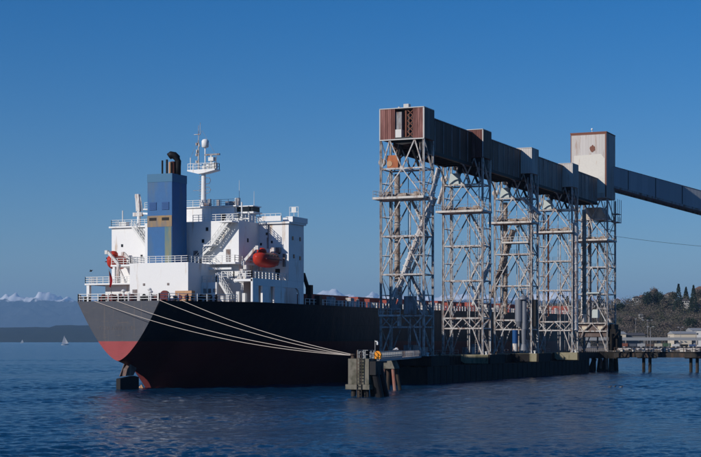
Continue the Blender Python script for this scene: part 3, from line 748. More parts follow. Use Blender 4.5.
def stair(a, b, width, name='staircase'):
    a = Vector(a); b = Vector(b); m = MB(); off = Vector((0, width, 0))
    for o in (Vector((0,0,0)), off):
        m.beam(a+o, b+o, .14, .34)
        for q in (.55, 1.0): m.beam(a+o+Vector((0,0,q)), b+o+Vector((0,0,q)), .06, .06)
        for k in range(7):
            p = a+(b-a)*k/6+o; m.box(p.x-.035, p.x+.035, p.y-.035, p.y+.035, p.z, p.z+1.0)
    n_ = 12
    for k in range(1, n_):
        p = a+(b-a)*k/n_; m.box(p.x-.15, p.x+.15, p.y+.05, p.y+width-.05, p.z-.03, p.z+.03)
    return under(m, name, M_white2, SHIP)
stair((-112.2,207.1,25.4), (-115.2,207.1,21.9), .9); wall('stair_landing', [(-116.6,-115.1,206.9,208.59,21.6,21.8)])
stair((-115.2,207.4,21.8), (-118.6,207.4,19.0), .8)
wall('roof_landing', [(-114.0,-111.6,206.8,208.59,25.1,25.3)])
stair((-133.9,214.2,25.6), (-131.0,214.2,22.0), .9); wall('stair_landing', [(-131.2,-128.01,213.6,215.39,21.7,21.9)])
stair((-110.4,204.4,12.9), (-112.4,204.4,15.9), .8)
# funnel
FX0, FX1, FY0, FY1 = -124.0, -119.7, 202.8, 207.2
m = MB(); m.box(FX0,FX1,FY0,FY1,18.8,32.4); fu = under(m, 'funnel', M_blue, SHIP)
m = MB(); m.box(FX0-.04,FX1+.04,FY0-.04,FY1+.04,31.2,32.44); sub(fu, 'top_band', M_bluetop, m)
m = MB(); m.box(FX0-.02,FX1-.02,FY0-.03,FY0-.002,24.4,26.1); sub(fu, 'grey_band', M_band, m)
m = MB(); m.box(FX1-1.25,FX1-.1,FY0-.03,FY0-.002,18.9,24.38); sub(fu, 'faded_patch', M_green, m)
for x in (-123.65,-121.45):
    m = MB(); m.box(x,x+1.25,FY0-.06,FY0-.031,26.95,28.15)
    for q in range(5): m.box(x+.05,x+1.2,FY0-.10,FY0-.061,27.0+q*.23,27.12+q*.23)
    sub(fu, 'louvre', M_bluewin, m)
    m = MB(); m.box(x,x+1.25,FY0-.06,FY0-.031,25.35,25.8); sub(fu, 'slot', M_soot, m)
m = MB(); m.tube((-122.1,204,32.4),(-122.1,204,34.6),.14); sub(fu, 'exhaust_pipe', M_soot, m)
m = MB(); m.tube((-121.3,204,32.4),(-121.3,204,34.7),.16); sub(fu, 'exhaust_pipe', M_soot, m)
m = MB(); m.tube((-120.75,204.0,32.4),(-120.75,204.0,34.3),.22); sub(fu, 'exhaust_pipe', M_tan, m)
m = MB(); m.tube((-120.5,204.5,32.4),(-120.5,204.5,34.4),.36); sub(fu, 'exhaust_pipe', M_pipe, m)
m = MB(); m.path([(-119.95,205,32.4),(-119.95,205,33.6),(-119.95,205,34.5),(-120.1,204.95,35.0),(-120.45,204.8,35.35),(-120.9,204.6,35.45),(-121.25,204.5,35.2)], [.45,.45,.5,.55,.58,.58,.52], 14)
sub(fu, 'exhaust_cowl', M_soot, m, True)
# radar mast
m = MB(); m.tube((-121.4,215.5,28.2),(-121.4,215.5,34.1),.44,.34,14); m.tube((-121.4,215.5,34.1),(-121.4,215.5,35),.3,.25,10)
for a in range(3): m.beam((-121.4+1.3*cos(a*2.1+.5),215.5+1.3*sin(a*2.1+.5),28.2),(-121.4,215.5,30),.14,.14)
ms = under(m, 'radar_mast', M_white, SHIP)
m = MB(); m.prism([(-123.9,34.3),(-118.9,34.3),(-118.9,34.1),(-120.9,33.7),(-121.9,33.6),(-123.9,34.1)], 'y', 214.6, 216.4); sub(ms, 'mast_platform', M_white, m)
m = MB(); rail(m, [(-123.8,214.7),(-119.0,214.7),(-119.0,216.3),(-123.8,216.3)], 34.3, 1.0, 1.0, .07, 2); sub(ms, 'platform_railing', M_white2, m)
m = MB(); m.tube((-122.2,215.3,34.3),(-122.2,215.3,37.9),.16,.12,8); m.tube((-122.2,215.3,37.9),(-122.2,215.3,41.4),.08,.04,6); m.box(-123.0,-121.9,215.2,215.4,39.9,40.0); m.box(-122.5,-122.3,215,215.5,37.0,37.5); m.tube((-121.9,215.3,39.95),(-121.9,215.3,41.8),.04,.04,6)
m.tube((-122.0,215.3,38.0),(-122.25,215.3,38.7),.14,.14,8)
for z in (35.4,36.5,38.2): m.box(-122.65,-122.45,215.1,215.5,z,z+.4)
sub(ms, 'pole_mast', M_steel, m)
m = MB(); m.lathe((-121.0,215.3,37.9), [(.3,-.15),(.55,0),(.58,.9),(.42,1.15),(.1,1.25)], 16); m.tube((-121.0,215.3,34.3),(-121.0,215.3,37.9),.10); sub(ms, 'radome', M_white, m, True)
m = MB(); m.box(-121.1,-118.4,215.2,215.5,36.5,36.75); sub(ms, 'radar_scanner', M_steel_d, m)
m = MB(); m.tube((-119.9,215.3,34.3),(-119.9,215.3,36.49),.14); m.box(-120.3,-119.4,215,215.8,35.6,36.2); m.box(-119.6,-118.9,215,215.6,34.4,35.3); m.lathe((-120.4,215.2,34.4), [(.25,0),(.35,.4),(.25,.8)], 10); m.box(-123.7,-123.6,215.2,215.3,34.3,36.3); sub(ms, 'radar_gear', M_white2, m)
m = MB()
for z in (30.5,32.0): m.path([(-120.9,215.3,z),(-120.2,215.3,z+.1),(-120.0,215.3,z+.6),(-120.3,215.3,z+1.0),(-120.9,215.3,z+1.0)], .05, 6)
m.box(-123.2,-120.0,215.3,215.36,31.0,31.06); m.box(-118.8,-118.7,214.7,214.8,34.3,36.2); m.box(-119.3,-119.2,215.6,215.7,34.3,35.9); m.box(-120.3,-118.7,215.2,215.26,35.2,35.28); m.beam((-123.7,215.3,36.2),(-121.6,215.3,40.5),.03); m.beam((-118.8,215.3,36.1),(-121.5,215.3,40.5),.03)
for k in range(14): m.box(-122.15,-121.9,215.3,215.6,28.4+k*.4,28.46+k*.4)
sub(ms, 'mast_ladder', M_steel_d, m)
# port signal mast / provision crane
m = MB(); m.tube((-134.0,216.5,25.75),(-134.0,216.5,28.2),.32,.28,10); m.beam((-134.0,216.5,27.9),(-130.4,216.5,27.6),.28,.3)
pc = under(m, 'provision_crane', M_white, SHIP)
m = MB(); m.beam((-134.05,216.5,28.2),(-134.2,216.5,30.6),.7,.55); m.box(-135.0,-133.3,216.2,216.8,27.4,28.0); m.beam((-133.7,216.5,30.6),(-133.3,216.5,28.2),.1,.1); m.box(-134.6,-133.9,216.2,216.8,30.4,31.0); sub(pc, 'crane_head', M_spoutw, m)
m = MB(); m.box(-137.2,-135.9,215.6,216.6,25.76,26.5); m.tube((-136.9,216.2,26.5),(-136.9,216.2,28.4),.10); under(m, 'port_lockers', M_white2, SHIP)
# poop deck gear
m = MB(); m.v = []
def drum(cx, cy, cz, r, wd, mat, name='mooring_winch'):
    m = MB(); m.tube((cx-wd/2,cy,cz),(cx-wd/2+.12,cy,cz),r,r,18); m.tube((cx+wd/2-.12,cy,cz),(cx+wd/2,cy,cz),r,r,18); m.tube((cx-wd/2,cy,cz),(cx+wd/2,cy,cz),r*.6,r*.6,14)
    m.box(cx-wd/2-.35,cx-wd/2-.05,cy-.5,cy+.5,12.9,cz+.2); m.box(cx+wd/2+.05,cx+wd/2+.5,cy-.5,cy+.5,12.9,cz+.4)
    return under(m, name, mat, SHIP)
m = MB(); m.tube((-117.6,197.0,13.75),(-117.6,197.4,13.75),.78,.78,22); m.tube((-117.6,196.9,13.75),(-117.6,197.7,13.75),.2,.2,10); m.box(-118.3,-116.9,197.0,197.6,12.9,13.2); under(m, 'rope_reel', M_maroon, SHIP)
m = MB(); m.box(-116.7,-113.9,198.6,199.6,13.05,14.5); tb = under(m, 'gear_crate', M_tan, SHIP)
m = MB(); m.tube((-115.9,198.5,13.55),(-115.9,198.58,13.55),.38,.38,16); m.tube((-114.7,198.5,13.55),(-114.7,198.58,13.55),.38,.38,16); sub(tb, 'rope_coil', M_maroon, m)
drum(-126.0,199.5,13.75,.6,1.6,M_maroon); drum(-121.8,199.2,13.6,.55,1.3,M_soot); drum(-130.6,202.0,13.8,.55,1.6,M_maroon); drum(-128.4,198.6,13.6,.5,1.3,M_maroon); drum(-133.4,205.6,13.7,.5,1.4,M_soot); drum(-119.9,199.4,13.6,.45,.9,M_maroon); drum(-113.4,201.4,13.6,.55,1.1,M_soot)
for x, y in ((-128.6,192.9),(-127.9,192.9),(-126.2,192.9),(-125.4,192.9),(-122.2,192.9),(-121.5,192.9),(-118.5,192.9),(-117.8,192.9),(-115.2,194.3),(-114.6,194.9),(-113.4,196.4),(-112.9,197.0),(-111.2,199.5),(-110.7,200.2)):
    bm_ = MB(); bm_.lathe((x,y,12.9), [(.22,0),(.2,.55),(.27,.6),(.27,.75),(.1,.8)], 10); under(bm_, 'mooring_bitt', M_soot, SHIP)
m = MB()
for x, y, hh in ((-124.6,197,1.5),(-119.6,196.5,1.3),(-123.2,196.2,1.0),(-120.6,197.8,1.7)): m.tube((x,y,12.9),(x,y,12.9+hh),.16); m.lathe((x,y,12.9+hh), [(.3,0),(.36,.15),(.2,.35)], 10)
m.box(-119.4,-118.6,198,198.6,12.9,14.1)
under(m, 'air_vents', M_white2, SHIP)
m = MB(); m.tube((-124.0,193.0,12.9),(-124.4,192.7,17.6),.07,.05,6); fs2 = under(m, 'flagstaff', M_steel_d, SHIP)
m = MB()
pts = [(0,0),(.42,.3),(.52,.9),(.40,1.5),(.30,2.1),(.12,2.5)]
vs = []; 
for j in range(13):
    t = j/12; wd = .12+.42*sin(min(1,t*1.1)*pi*.85)
    for i in range(7):
        s_ = i/6; vs.append((-124.35+wd*s_, 192.75+.12*sin(s_*9+t*2), 17.3-2.2*t-.3*s_))
fsx = [(j*7+i, j*7+i+1, (j+1)*7+i+1, (j+1)*7+i) for j in range(12) for i in range(6)]
m.add(vs, fsx); m.add([(x,y+.05,z) for x,y,z in vs], fsx); under(m, 'red_flag', M_red, SHIP)

# lifeboats hang in the davits
def lifeboat(loc, label, L_=5.8, B=2.6):
    t = empty('lifeboat', loc, label, 'lifeboat', 'orange enclosed lifeboats')
    m = MB(); N = 14; R_ = 16; o = []
    for i in range(N+1):
        s = -1+2*i/N; e = max(.02, 1-abs(s)**3.2); y = s*L_/2
        row = []
        for j in range(R_):
            a = 2*pi*j/R_; cx = cos(a); cz = sin(a)
            x = B/2*(abs(cx)**.75)*(1 if cx > 0 else -1)*e**.55
            z = (1.25 if cz < 0 else 1.05)*(abs(cz)**.85)*(1 if cz > 0 else -1)*e**.45 + .25*s*s
            row.append((x, y, z+1.5))
        o.append(row)
    vs = [p for r in o for p in r]
    m.add(vs, [(i*R_+j, i*R_+(j+1)%R_, (i+1)*R_+(j+1)%R_, (i+1)*R_+j) for i in range(N) for j in range(R_)]+[tuple(range(R_)), tuple(N*R_+j for j in range(R_))])
    m.build('hull', M_orange, t, True)
    m = MB(); m.lathe((0,-L_*.22,2.45), [(.75,0),(.75,.35),(.5,.7),(.1,.78)], 14); m.build('conning_hatch', M_orange, t, True)
    m = MB()
    for s in (-1, 1): m.beam((s*B*.5, -L_*.38, 1.5), (s*B*.5, L_*.38, 1.5), .10, .14)
    m.build('rubbing_strake', M_maroon, t)
    for s in (-1, 1):
        for k in range(4):
            m = MB(); m.box(min(s*B*.44, s*B*.475), max(s*B*.44, s*B*.475), -1.6+k*1.0, -1.2+k*1.0, 1.95, 2.15); m.build('window', M_glass, t)
    m = MB(); m.tube((0,L_/2-.2,1.0),(0,L_/2+.25,1.0),.3,.3,10); m.build('propeller_guard', M_dark, t)
    for y in (-L_*.36, L_*.36):
        m = MB(); m.beam((0,y,2.3), (0,y,3.1), .1, .1); m.build('lifting_hook', M_steel_d, t)
    return t
lifeboat((-108.1, 211.3, 18.05), 'large orange lifeboat in davits on the starboard side beside the white wing wall', 6.8, 2.7)
lifeboat((-135.6, 212.4, 18.3), 'small end-on orange lifeboat hanging at the left edge of the white deckhouse', 4.6, 2.1)

# ------------------------------------------------------------ loading towers
TX0, TW, TD, TY0, TS = -101.0, 7.7, 4.2, 239.6, 29.7
ZB, LV = 4.6, [4.6, 9.4, 11.3, 18.2, 24.6, 31.1, 35.9, 40.75]
tw = empty('loading_tower', (TX0, TY0, ZB), 'nearest lattice loading tower, with rust red cladding on its head', 'tower', 'lattice towers of the loading gallery')
def mem(name, a, b, wd, mat, hgt=None):
    m = MB(); m.beam((a[0], a[1], a[2]-ZB), (b[0], b[1], b[2]-ZB), wd, hgt); return m.build(name, mat, tw)
W_, D_ = TW, TD
for x in (0, W_):
    for y in (0, D_):
        m = MB(); h_ = 40.7-ZB
        m.box(x-.17, x+.17, y-.03, y+.03, 0, h_); m.box(x-.17, x-.12, y-.17, y+.17, 0, h_); m.box(x+.12, x+.17, y-.17, y+.17, 0, h_)
        m.box(x-.35, x+.35, y-.35, y+.35, -.0, .12)
        m.build('leg', M_steel, tw)
bw_ = .19
for y, hm in ((0, M_steel), (D_, M_steel_d)):  # far face gets the darker steel, its shade put into the colour
    mid = W_/2
    # top panel: M-shaped braces
    z0, z1 = LV[6], LV[7]
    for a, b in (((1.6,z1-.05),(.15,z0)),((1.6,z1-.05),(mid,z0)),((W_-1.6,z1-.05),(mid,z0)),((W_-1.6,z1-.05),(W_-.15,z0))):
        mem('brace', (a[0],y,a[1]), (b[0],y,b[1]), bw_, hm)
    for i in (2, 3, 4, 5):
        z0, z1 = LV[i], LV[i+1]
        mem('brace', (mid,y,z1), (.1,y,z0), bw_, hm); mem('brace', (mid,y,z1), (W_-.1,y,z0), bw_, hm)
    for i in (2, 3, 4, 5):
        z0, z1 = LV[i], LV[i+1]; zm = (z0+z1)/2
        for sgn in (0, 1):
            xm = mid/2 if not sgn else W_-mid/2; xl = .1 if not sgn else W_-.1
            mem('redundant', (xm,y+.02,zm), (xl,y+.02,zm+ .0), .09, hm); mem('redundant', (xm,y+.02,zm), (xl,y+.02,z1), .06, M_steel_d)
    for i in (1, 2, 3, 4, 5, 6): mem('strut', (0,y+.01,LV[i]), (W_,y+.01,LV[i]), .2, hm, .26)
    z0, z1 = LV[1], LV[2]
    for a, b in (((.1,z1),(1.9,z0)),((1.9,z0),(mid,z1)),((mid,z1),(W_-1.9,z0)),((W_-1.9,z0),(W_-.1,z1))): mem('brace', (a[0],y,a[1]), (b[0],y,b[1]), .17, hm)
    mem('brace', (1.9,y,LV[1]), (.15,y,ZB+.1), bw_, hm); mem('brace', (W_-1.9,y,LV[1]), (W_-.15,y,ZB+.1), bw_, hm)
for x in (0, W_):
    for i in range(1, 7):
        mem('strut', (x,0,LV[i]), (x,D_,LV[i]), .18, M_steel)
        z0, z1 = LV[i], LV[min(i+1,7)]
        if i in (2,3,4,5):
            mem('strut', (x,0,(z0+z1)/2), (x,D_,(z0+z1)/2), .12, M_steel_d)
        if i % 2: mem('brace', (x,.1,z0), (x,D_-.1,z1), .13, M_steel)
        else: mem('brace', (x,D_-.1,z0), (x,.1,z1), .13, M_steel)
    mem('brace', (x,0,LV[1]), (x,D_,ZB+.1), .14, M_steel)
# gusset
m = MB(); m.prism([(W_/2-.5,31.3),(W_/2+.5,31.3),(W_/2+.35,31.9),(W_/2-.35,31.9)], 'y', -.12, -.08); m.v = [(x,y,z-ZB+4.4) for x,y,z in m.v]; m.build('gusset', M_steel, tw)
# working platform
m = MB(); m.box(-1.2, W_+.3, -.9, D_+.3, 31.15-ZB-.35, 31.15-ZB+.02); pf = m.build('platform', M_plat, tw)
m = MB(); rail(m, [(-1.1,D_+.2),(-1.1,-.8),(W_+.2,-.8),(W_+.2,D_+.2)], 31.2-ZB, 1.05, 1.2, .05, 2); m.build('railing', M_steel_d, pf)
m = MB()
for x, y, s in ((.8,1,1.0),(2.6,2.2,.8),(3.9,1.0,.7),(5.6,2.4,1.0),(6.6,.8,.6)): m.box(x-s*.5,x+s*.5,y-s*.4,y+s*.4,31.18-ZB,31.18-ZB+s)
m.tube((1.5,1.8,31.6-ZB),(6.2,1.8,31.6-ZB),.25); m.build('winches', M_spout, pf)
for x, y, r_, zz in ((3.4, D_-.3, .07, 38), (6.9, .35, .09, 40), (.5, D_-.4, .08, 36), (4.4, 2.2, .13, 30.5)):
    m = MB(); m.tube((x,y,5-ZB),(x,y,zz-ZB),r_,r_,8); m.build('conduit', M_steel, tw)
for i in (2, 3, 4):
    m = MB(); z0, z1 = LV[i]-ZB, LV[i+1]-ZB; s_ = 1 if i % 2 else -1; xc = 5.9
    for yy in (2.2, 2.9): m.beam((xc-s_*1.5,yy,z0+.2),(xc+s_*1.5,yy,z1-.1),.07,.22); m.beam((xc-s_*1.5,yy,z0+1.2),(xc+s_*1.5,yy,z1+.9),.05,.05)
    for q in range(16): f = q/15; m.box(xc-s_*1.5+s_*3*f-.12, xc-s_*1.5+s_*3*f+.12, 2.2, 2.9, z0+.2+(z1-z0-.3)*f, z0+.24+(z1-z0-.3)*f)
    m.box(xc-1.8, xc+1.8, 3.0, D_-.1, z1-.05, z1+.03); m.build('stair_flight', M_steel, tw)
for i in (2, 3, 4, 5, 6):
    mem('plan_brace', (.1,.1,LV[i]), (W_-.1,D_-.1,LV[i]), .12, M_steel_d)
# ladder cage
m = MB(); lx, ly = 5.2, D_-.5
for s in (-.22, .22): m.beam((lx+s,ly,4.8-ZB), (lx+s,ly,30.7-ZB), .05)
for k in range(60): m.box(lx-.22, lx+.22, ly-.02, ly+.02, .5+k*.43, .53+k*.43)
m.build('ladder', M_steel_d, tw)
m = MB(); m.box(1.4, 3.6, D_-.9, D_-.2, 24.66-ZB, 24.72-ZB); rail(m, [(1.4,D_-.2),(3.6,D_-.2)], 24.72-ZB, 1.0, .7, .04, 3); m.build('landing', M_steel_d, tw)
towers = [tw]
for k in range(1, 5):
    c = copy_tree(tw); c.location = (TX0, TY0+TS*k+(0 if k < 4 else .5), ZB); towers.append(c)
tl = [None, 'second lattice loading tower from the left, right of the nearest one', 'third lattice tower, the middle one with a silver hanging spout', 'fourth lattice tower, just left of the one under the tall pale house', 'lattice tower at the far end carrying the tall pale transfer house']
for k in range(1, 5): towers[k]['label'] = tl[k]
towers[4].scale = (1.0, 1.75, 1.0)

# heads of the towers
def head(t, rust):
    y0 = t.location.y
    m = MB(); x0, x1 = -.15, TW+.18; ya, yb = -.25, 4.35; z0, z1 = 40.8-ZB, 45.85-ZB
    if rust:
        m.box(x0, 2.62, ya, yb, z0, z1); m.box(5.82, x1, ya, yb, z0, z1, 0); m.box(2.63, 5.81, 1.2, yb, z0, z1, 1); m.box(2.63,5.81,ya,1.19,z0,z0+.25,1)
        hd = m.build('head_house', [M_rustcorr, M_dark], t)
        m = MB(); m.box(2.64, 3.75, ya+.1, 1.1, z0+.26, z0+1.6); m.build('pale_panel', M_wallw, hd)
        m = MB(); m.box(2.64, 3.72, ya+.3, 1.1, z0+1.61, z1-.5); m.build('grey_panel', M_steel_d, hd)
        m = MB()
        for k in range(5): m.beam((4.7,.3,z0+.3+k*.9), (5.7,.3,z0+1.2+k*.9), .12); m.beam((5.7,.3,z0+.3+k*.9), (4.7,.3,z0+1.2+k*.9), .12)
        m.tube((4.4,.4,z0+.3),(4.4,.4,z1-.3),.18); m.build('lattice_frame', M_rusttrim, hd)
        m = MB(); m.box(x0+.0,x1+.0,ya-.1,yb+.1,z1+.002,z1+.14); m.box(4.0,4.9,.2,1.2,z1+.15,z1+.8); m.tube((2.9,1,z1+.14),(2.9,1,z1+.5),.2); m.build('roof', M_trim, hd)
        m = MB(); m.box(x1-.22,x1+.03,ya-.03,ya-.002,z0,z1); m.box(x0-.03,x0+.14,ya-.03,ya-.002,z0,z1); m.box(x0,x1,ya-.035,ya-.002,z0-.18,z0-.002); m.build('corner_trim', M_trim, hd)
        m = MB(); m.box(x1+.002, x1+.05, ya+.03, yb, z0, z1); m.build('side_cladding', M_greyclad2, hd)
    else:
        m.box(x0, x1, ya, yb, z0, z1); hd = m.build('head_house', [M_rustcorr if t == towers[1] else M_houseclad], t)
        m = MB(); m.box(x0,x1-.0,ya-.1,yb+.1,z1+.002,z1+.12); m.build('roof', M_trim, hd)
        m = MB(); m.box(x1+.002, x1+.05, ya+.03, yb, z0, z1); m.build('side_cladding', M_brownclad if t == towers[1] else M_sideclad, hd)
        m = MB(); m.box(x1-.16,x1+.03,ya-.03,ya-.002,z0,z1-.05); m.build('corner_trim', M_trim, hd)
    # dark machinery under the head
    m = MB(); m.prism([(1.0,z0-.05),(7.3,z0-.05),(7.3,z0-2.2),(6.6,z0-1.1),(5.4,z0-.7),(3.6,z0-.9),(2.4,z0-.6)], 'y', .5, 3.6); m.tube((2.9,2,z0-.6),(1.8,2,z0-4.8),.4); m.tube((4.6,2,z0-.8),(5.8,3,z0-4.6),.25); m.build('chute', M_soot, t)
for k in range(4): head(towers[k], k == 0)

# gallery between the towers
G = empty('conveyor_gallery', (-98, 245, 39.7), 'long dark enclosed conveyor gallery running high along the towers', 'conveyor')
gx0, gx1 = -100.6, -95.4
for k in range(4):
    y0 = TY0+TS*k+4.36; y1 = TY0+TS*(k+1)-.26
    if k == 3: y1 = 366.0-8.3
    m = MB(); n = 6 if k == 0 else 8
    m.box(gx0, gx1, y0, y1, 39.75, 45.35)
    sec = under(m, 'gallery_section', [M_brownclad if k == 0 else M_greyclad], G)
    if k == 1: sec.data.materials[0] = M_greyclad2
    m = MB()
    for q in range(n): yy = y0+(y1-y0)*(q+.5)/n; m.box(gx1+.002, gx1+.07, yy-.09, yy+.09, 39.8, 45.3)
    sub(sec, 'battens', M_steel_d, m)
    m = MB(); m.box(gx0-.15, gx1+.15, y0, y1, 45.352, 45.5); sub(sec, 'roof', M_steel_d, m)
    m = MB(); m.box(gx1-.5, gx1+.12, y0, y1, 39.2, 39.74); m.box(gx0-.1, gx0+.4, y0, y1, 39.2, 39.74)
    for q in range(9): yy = y0+(y1-y0)*q/8.2+.2; m.box(gx0+.41, gx1-.51, yy, yy+.25, 39.25, 39.7)
    sub(sec, 'floor_girder', M_soot, m)
# arched knee braces under the gallery at each tower
    if k < 4:
        m = MB(); pts = [(gx1-.2, y0+.2+q*.75, 36.2+3.0*sin(min(1,q/6)*pi/2)) for q in range(8)]
        m.path(pts, .16, 6); m.path([(gx0+.2, p[1], p[2]) for p in pts], .16, 6)
        pts = [(gx1-.2, y1-.2-q*.75, 36.2+3.0*sin(min(1,q/6)*pi/2)) for q in range(8)]
        m.path(pts, .16, 6); m.path([(gx0+.2, p[1], p[2]) for p in pts], .16, 6)
        sub(sec, 'knee_brace', M_steel_d, m)

# transfer house on the last tower
TH_Y0 = 357.6
H = empty('transfer_house', (-97.5, 361.5, 40.8), 'tall pale rust-stained transfer house at the far end of the gallery', 'building')
hx0, hx1, hy0, hy1 = -101.85, -93.2, TH_Y0, TH_Y0+8.1
m = MB(); m.box(hx0, hx1, hy0, hy1, 40.85, 56.2); b_ = under(m, 'wall', M_houseclad, H)
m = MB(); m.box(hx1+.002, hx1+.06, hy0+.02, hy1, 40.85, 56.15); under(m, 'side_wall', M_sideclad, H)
m = MB(); m.box(hx0-.1, hx1+.1, hy0-.12, hy1+.1, 56.202, 56.45); rf = under(m, 'roof', M_rusttrim, H)
m = MB(); m.prism([(hx0+.9,51.0),(hx1-1.3,51.2),(hx1-.35,50.0),(hx1-.35,42),(hx0+.9,42)], 'y', hy0-.05, hy0-.002); under(m, 'pale_patch', M_housepatch, H)
m = MB(); m.box(hx0+.0, hx0+.16, hy0-.05, hy0-.002, 45, 56.2); m.box(hx1-.3, hx1, hy0-.06, hy0-.002, 41, 56.2); m.box(hx0+.17,hx1-.31,hy0-.045,hy0-.002,55.85,56.2); under(m, 'edge_trim', M_rusttrim, H)
m = MB(); rr = random.Random(3)
m.prism([(-96.5+.62*(.8+.45*rr.random())*cos(a*pi/6), 52.55+.8*(.75+.45*rr.random())*sin(a*pi/6)) for a in range(12)], 'y', hy0-.08, hy0-.003)
under(m, 'rust_hole', M_rusttrim, H)
m = MB(); m.tube((-96.9,358.5,56.45),(-96.9,358.5,57.0),.06); m.lathe((-96.9,358.5,57.0),[(.12,0),(.24,.15),(.2,.4),(.05,.5)],10); under(m, 'beacon', M_white, H)
# caged balcony at the right under the house
m = MB(); m.box(hx1+.05, hx1+1.6, 362, 365.6, 35.3, 35.45); m.box(hx1+.05, hx1+1.6, 362, 365.6, 37.3, 37.4)
for x in (hx1+.1, hx1+1.55):
    for y in (362.05, 363.8, 365.5): m.box(x-.05, x+.05, y-.05, y+.05, 35.3, 40.8)
rail(m, [(hx1+1.55,362.05),(hx1+1.55,365.5)], 35.45, 1.1, .8, .05, 3); under(m, 'balcony', M_steel_d, H)

# per-tower gear (children of the tower they hang in)
def gear(t, name, mat, m, smooth=False):
    return m.build(name, mat, t, smooth)
def tz(z): return z-ZB
for k, (t, mat) in enumerate(zip(towers[:4], (M_orangebox, M_palebox, M_palebox, M_palebox))):
    m = MB(); m.prism([(.9,tz(36.1)),(2.95,tz(36.1)),(2.7,tz(38.1)),(1.3,tz(38.1))] if k else [(1.0,tz(36.1)),(2.95,tz(36.1)),(2.95,tz(38.2)),(1.0,tz(38.2))], 'y', .3, 1.6); gear(t, 'hopper', mat, m)
    if k == 0:
        m = MB(); m.tube((1.45,.22,tz(36.8)),(1.45,.29,tz(36.8)),.5,.5,14); gear(t, 'hopper_window', M_tan, m)
    m = MB(); m.tube((-.35,1.2,tz(37.2)),(-.35,1.7,tz(37.2)),.62,.62,18); m.tube((-.35,1.1,tz(37.2)),(-.35,1.8,tz(37.2)),.2,.2,10); gear(t, 'sheave', M_spout if t is towers[0] else M_spoutw, m)
# vertical and hanging spouts
def vspout(t, x, y, z0, z1, r, mat, name='spout'):
    m = MB(); m.tube((x,y,tz(z0)),(x,y,tz(z1)),r,r,12); n_ = int((z1-z0)/1.6)
    for q in range(n_): m.tube((x,y,tz(z0+q*1.6)),(x,y,tz(z0+q*1.6+.14)),r*1.22,r*1.22,12)
    return gear(t, name, mat, m, False)
def dspout(t, a, b, r, mat):
    A = Vector((a[0],a[1],tz(a[2]))); B = Vector((b[0],b[1],tz(b[2]))); m = MB(); m.tube(A, B, r, r*.85, 12)
    d = (B-A); n_ = int(d.length/1.1)
    for q in range(n_):
        p = A+d*q/n_; m.tube(p, p+d.normalized()*.14, r*1.2, r*1.2, 12)
    for s in (-1, 1):
        o = Vector((0, s*r*1.5, 0)); m.beam(A+o, B+o, .12, .2)
        for q in range(n_): m.beam(A+o+d*q/n_, A+o*.2+d*(q+.5)/n_+Vector((0,0,r*1.1)), .07)
    return gear(t, 'loading_spout', mat, m)
t1, t2, t3, t4, t5 = towers
vspout(t1, 2.1, 2.1, 17.0, 35.2, .48, M_spout); vspout(t1, 2.2, 3.2, 12.5, 17.0, .35, M_spoutw)
dspout(t1, (8.9,1.5,31.0), (2.2,.9,14.4), .62, M_spoutw)
dspout(t1, (9.6,2.0,35.8), (8.3,1.5,30.6), .45, M_spoutw)
m = MB(); m.beam((2.3,.9,tz(14.6)),(1.5,.9,tz(11.5)),.5); m.box(1.3,3.2,.4,1.6,tz(12.2),tz(13.2)); gear(t1, 'spout_head', M_steel_d, m)
m = MB(); m.box(-.3,3.6,-.3,1.0,tz(11.2),tz(11.5)); rail(m, [(-.3,-.3),(3.6,-.3)], tz(11.5), 1.0, .8, .07, 2); m.box(2.9,3.4,.2,.8,tz(9.6),tz(11.2)); gear(t1, 'lower_platform', M_spoutw, m)
m = MB(); m.box(3.9,5.6,.6,2.2,tz(11.6),tz(14.6)); gear(t1, 'motor_housing', M_steel_d, m)
dspout(t2, (-.1,1.2,36.4), (-1.3,1.0,32.6), .45, M_spoutw)
dspout(t2, (8.6,1.2,21.5), (5.6,.8,13.6), .5, M_spoutw)
dspout(t3, (3.6,1.0,29.5), (-1.2,1.5,16.0), .62, M_spout); vspout(t3, 1.5, 2.2, 12.6, 35.3, .5, M_spout)
m = MB(); m.box(1.7,7.2,-.5,3.2,tz(26.8),tz(27.1)); rail(m, [(1.7,-.5),(7.2,-.5)], tz(27.1), 1.0, .9, .06, 2); gear(t3, 'spout_platform', M_plat, m)
vspout(t3, 6.6, 3.4, 14, 39.5, .42, M_steel_d)
dspout(t3, (5.4,1.3,36.0), (8.9,2.2,32.6), .4, M_spoutw)
m = MB(); m.tube((5.4,-.9,tz(11.0)),(5.4,-.9,tz(15.4)),.78,.78,18); m.tube((6.5,-.7,tz(9.5)),(6.5,-.7,tz(16.2)),.5,.5,14); m.tube((5.4,-.9,tz(9.9)),(5.4,-.9,tz(11.0)),.35,.75,14)
m.lathe((6.3,-.9,tz(15.4)), [(.9,0),(.85,.4),(.4,.8),(.15,.95)], 16)
m.tube((6.4,-.8,tz(6.4)),(6.4,-.8,tz(9.5)),.4,.5,12); m.tube((6.4,-.8,tz(5.2)),(6.4,-.8,tz(6.4)),.7,.5,12); gear(t3, 'telescopic_spout', M_silver, m, False)
m = MB(); m.tube((4.6,-.9,tz(6.6)),(4.6,-.9,tz(9.3)),.55,.55,14); gear(t3, 'blue_sleeve', M_tubeblue, m)
m = MB(); m.tube((4.6,-.9,tz(5.0)),(4.6,-.9,tz(6.58)),.5,.5,14); gear(t3, 'sleeve_end', M_spoutw, m)
m = MB(); m.box(7.5,8.6,.2,1.6,tz(10.0),tz(15.4)); gear(t3, 'dust_collector', M_soot, m)
vspout(t4, 8.1, 1.0, 9.5, 33.0, .62, M_spoutw); vspout(t4, 9.3, 4.0, 13, 36.0, .45, M_spout)
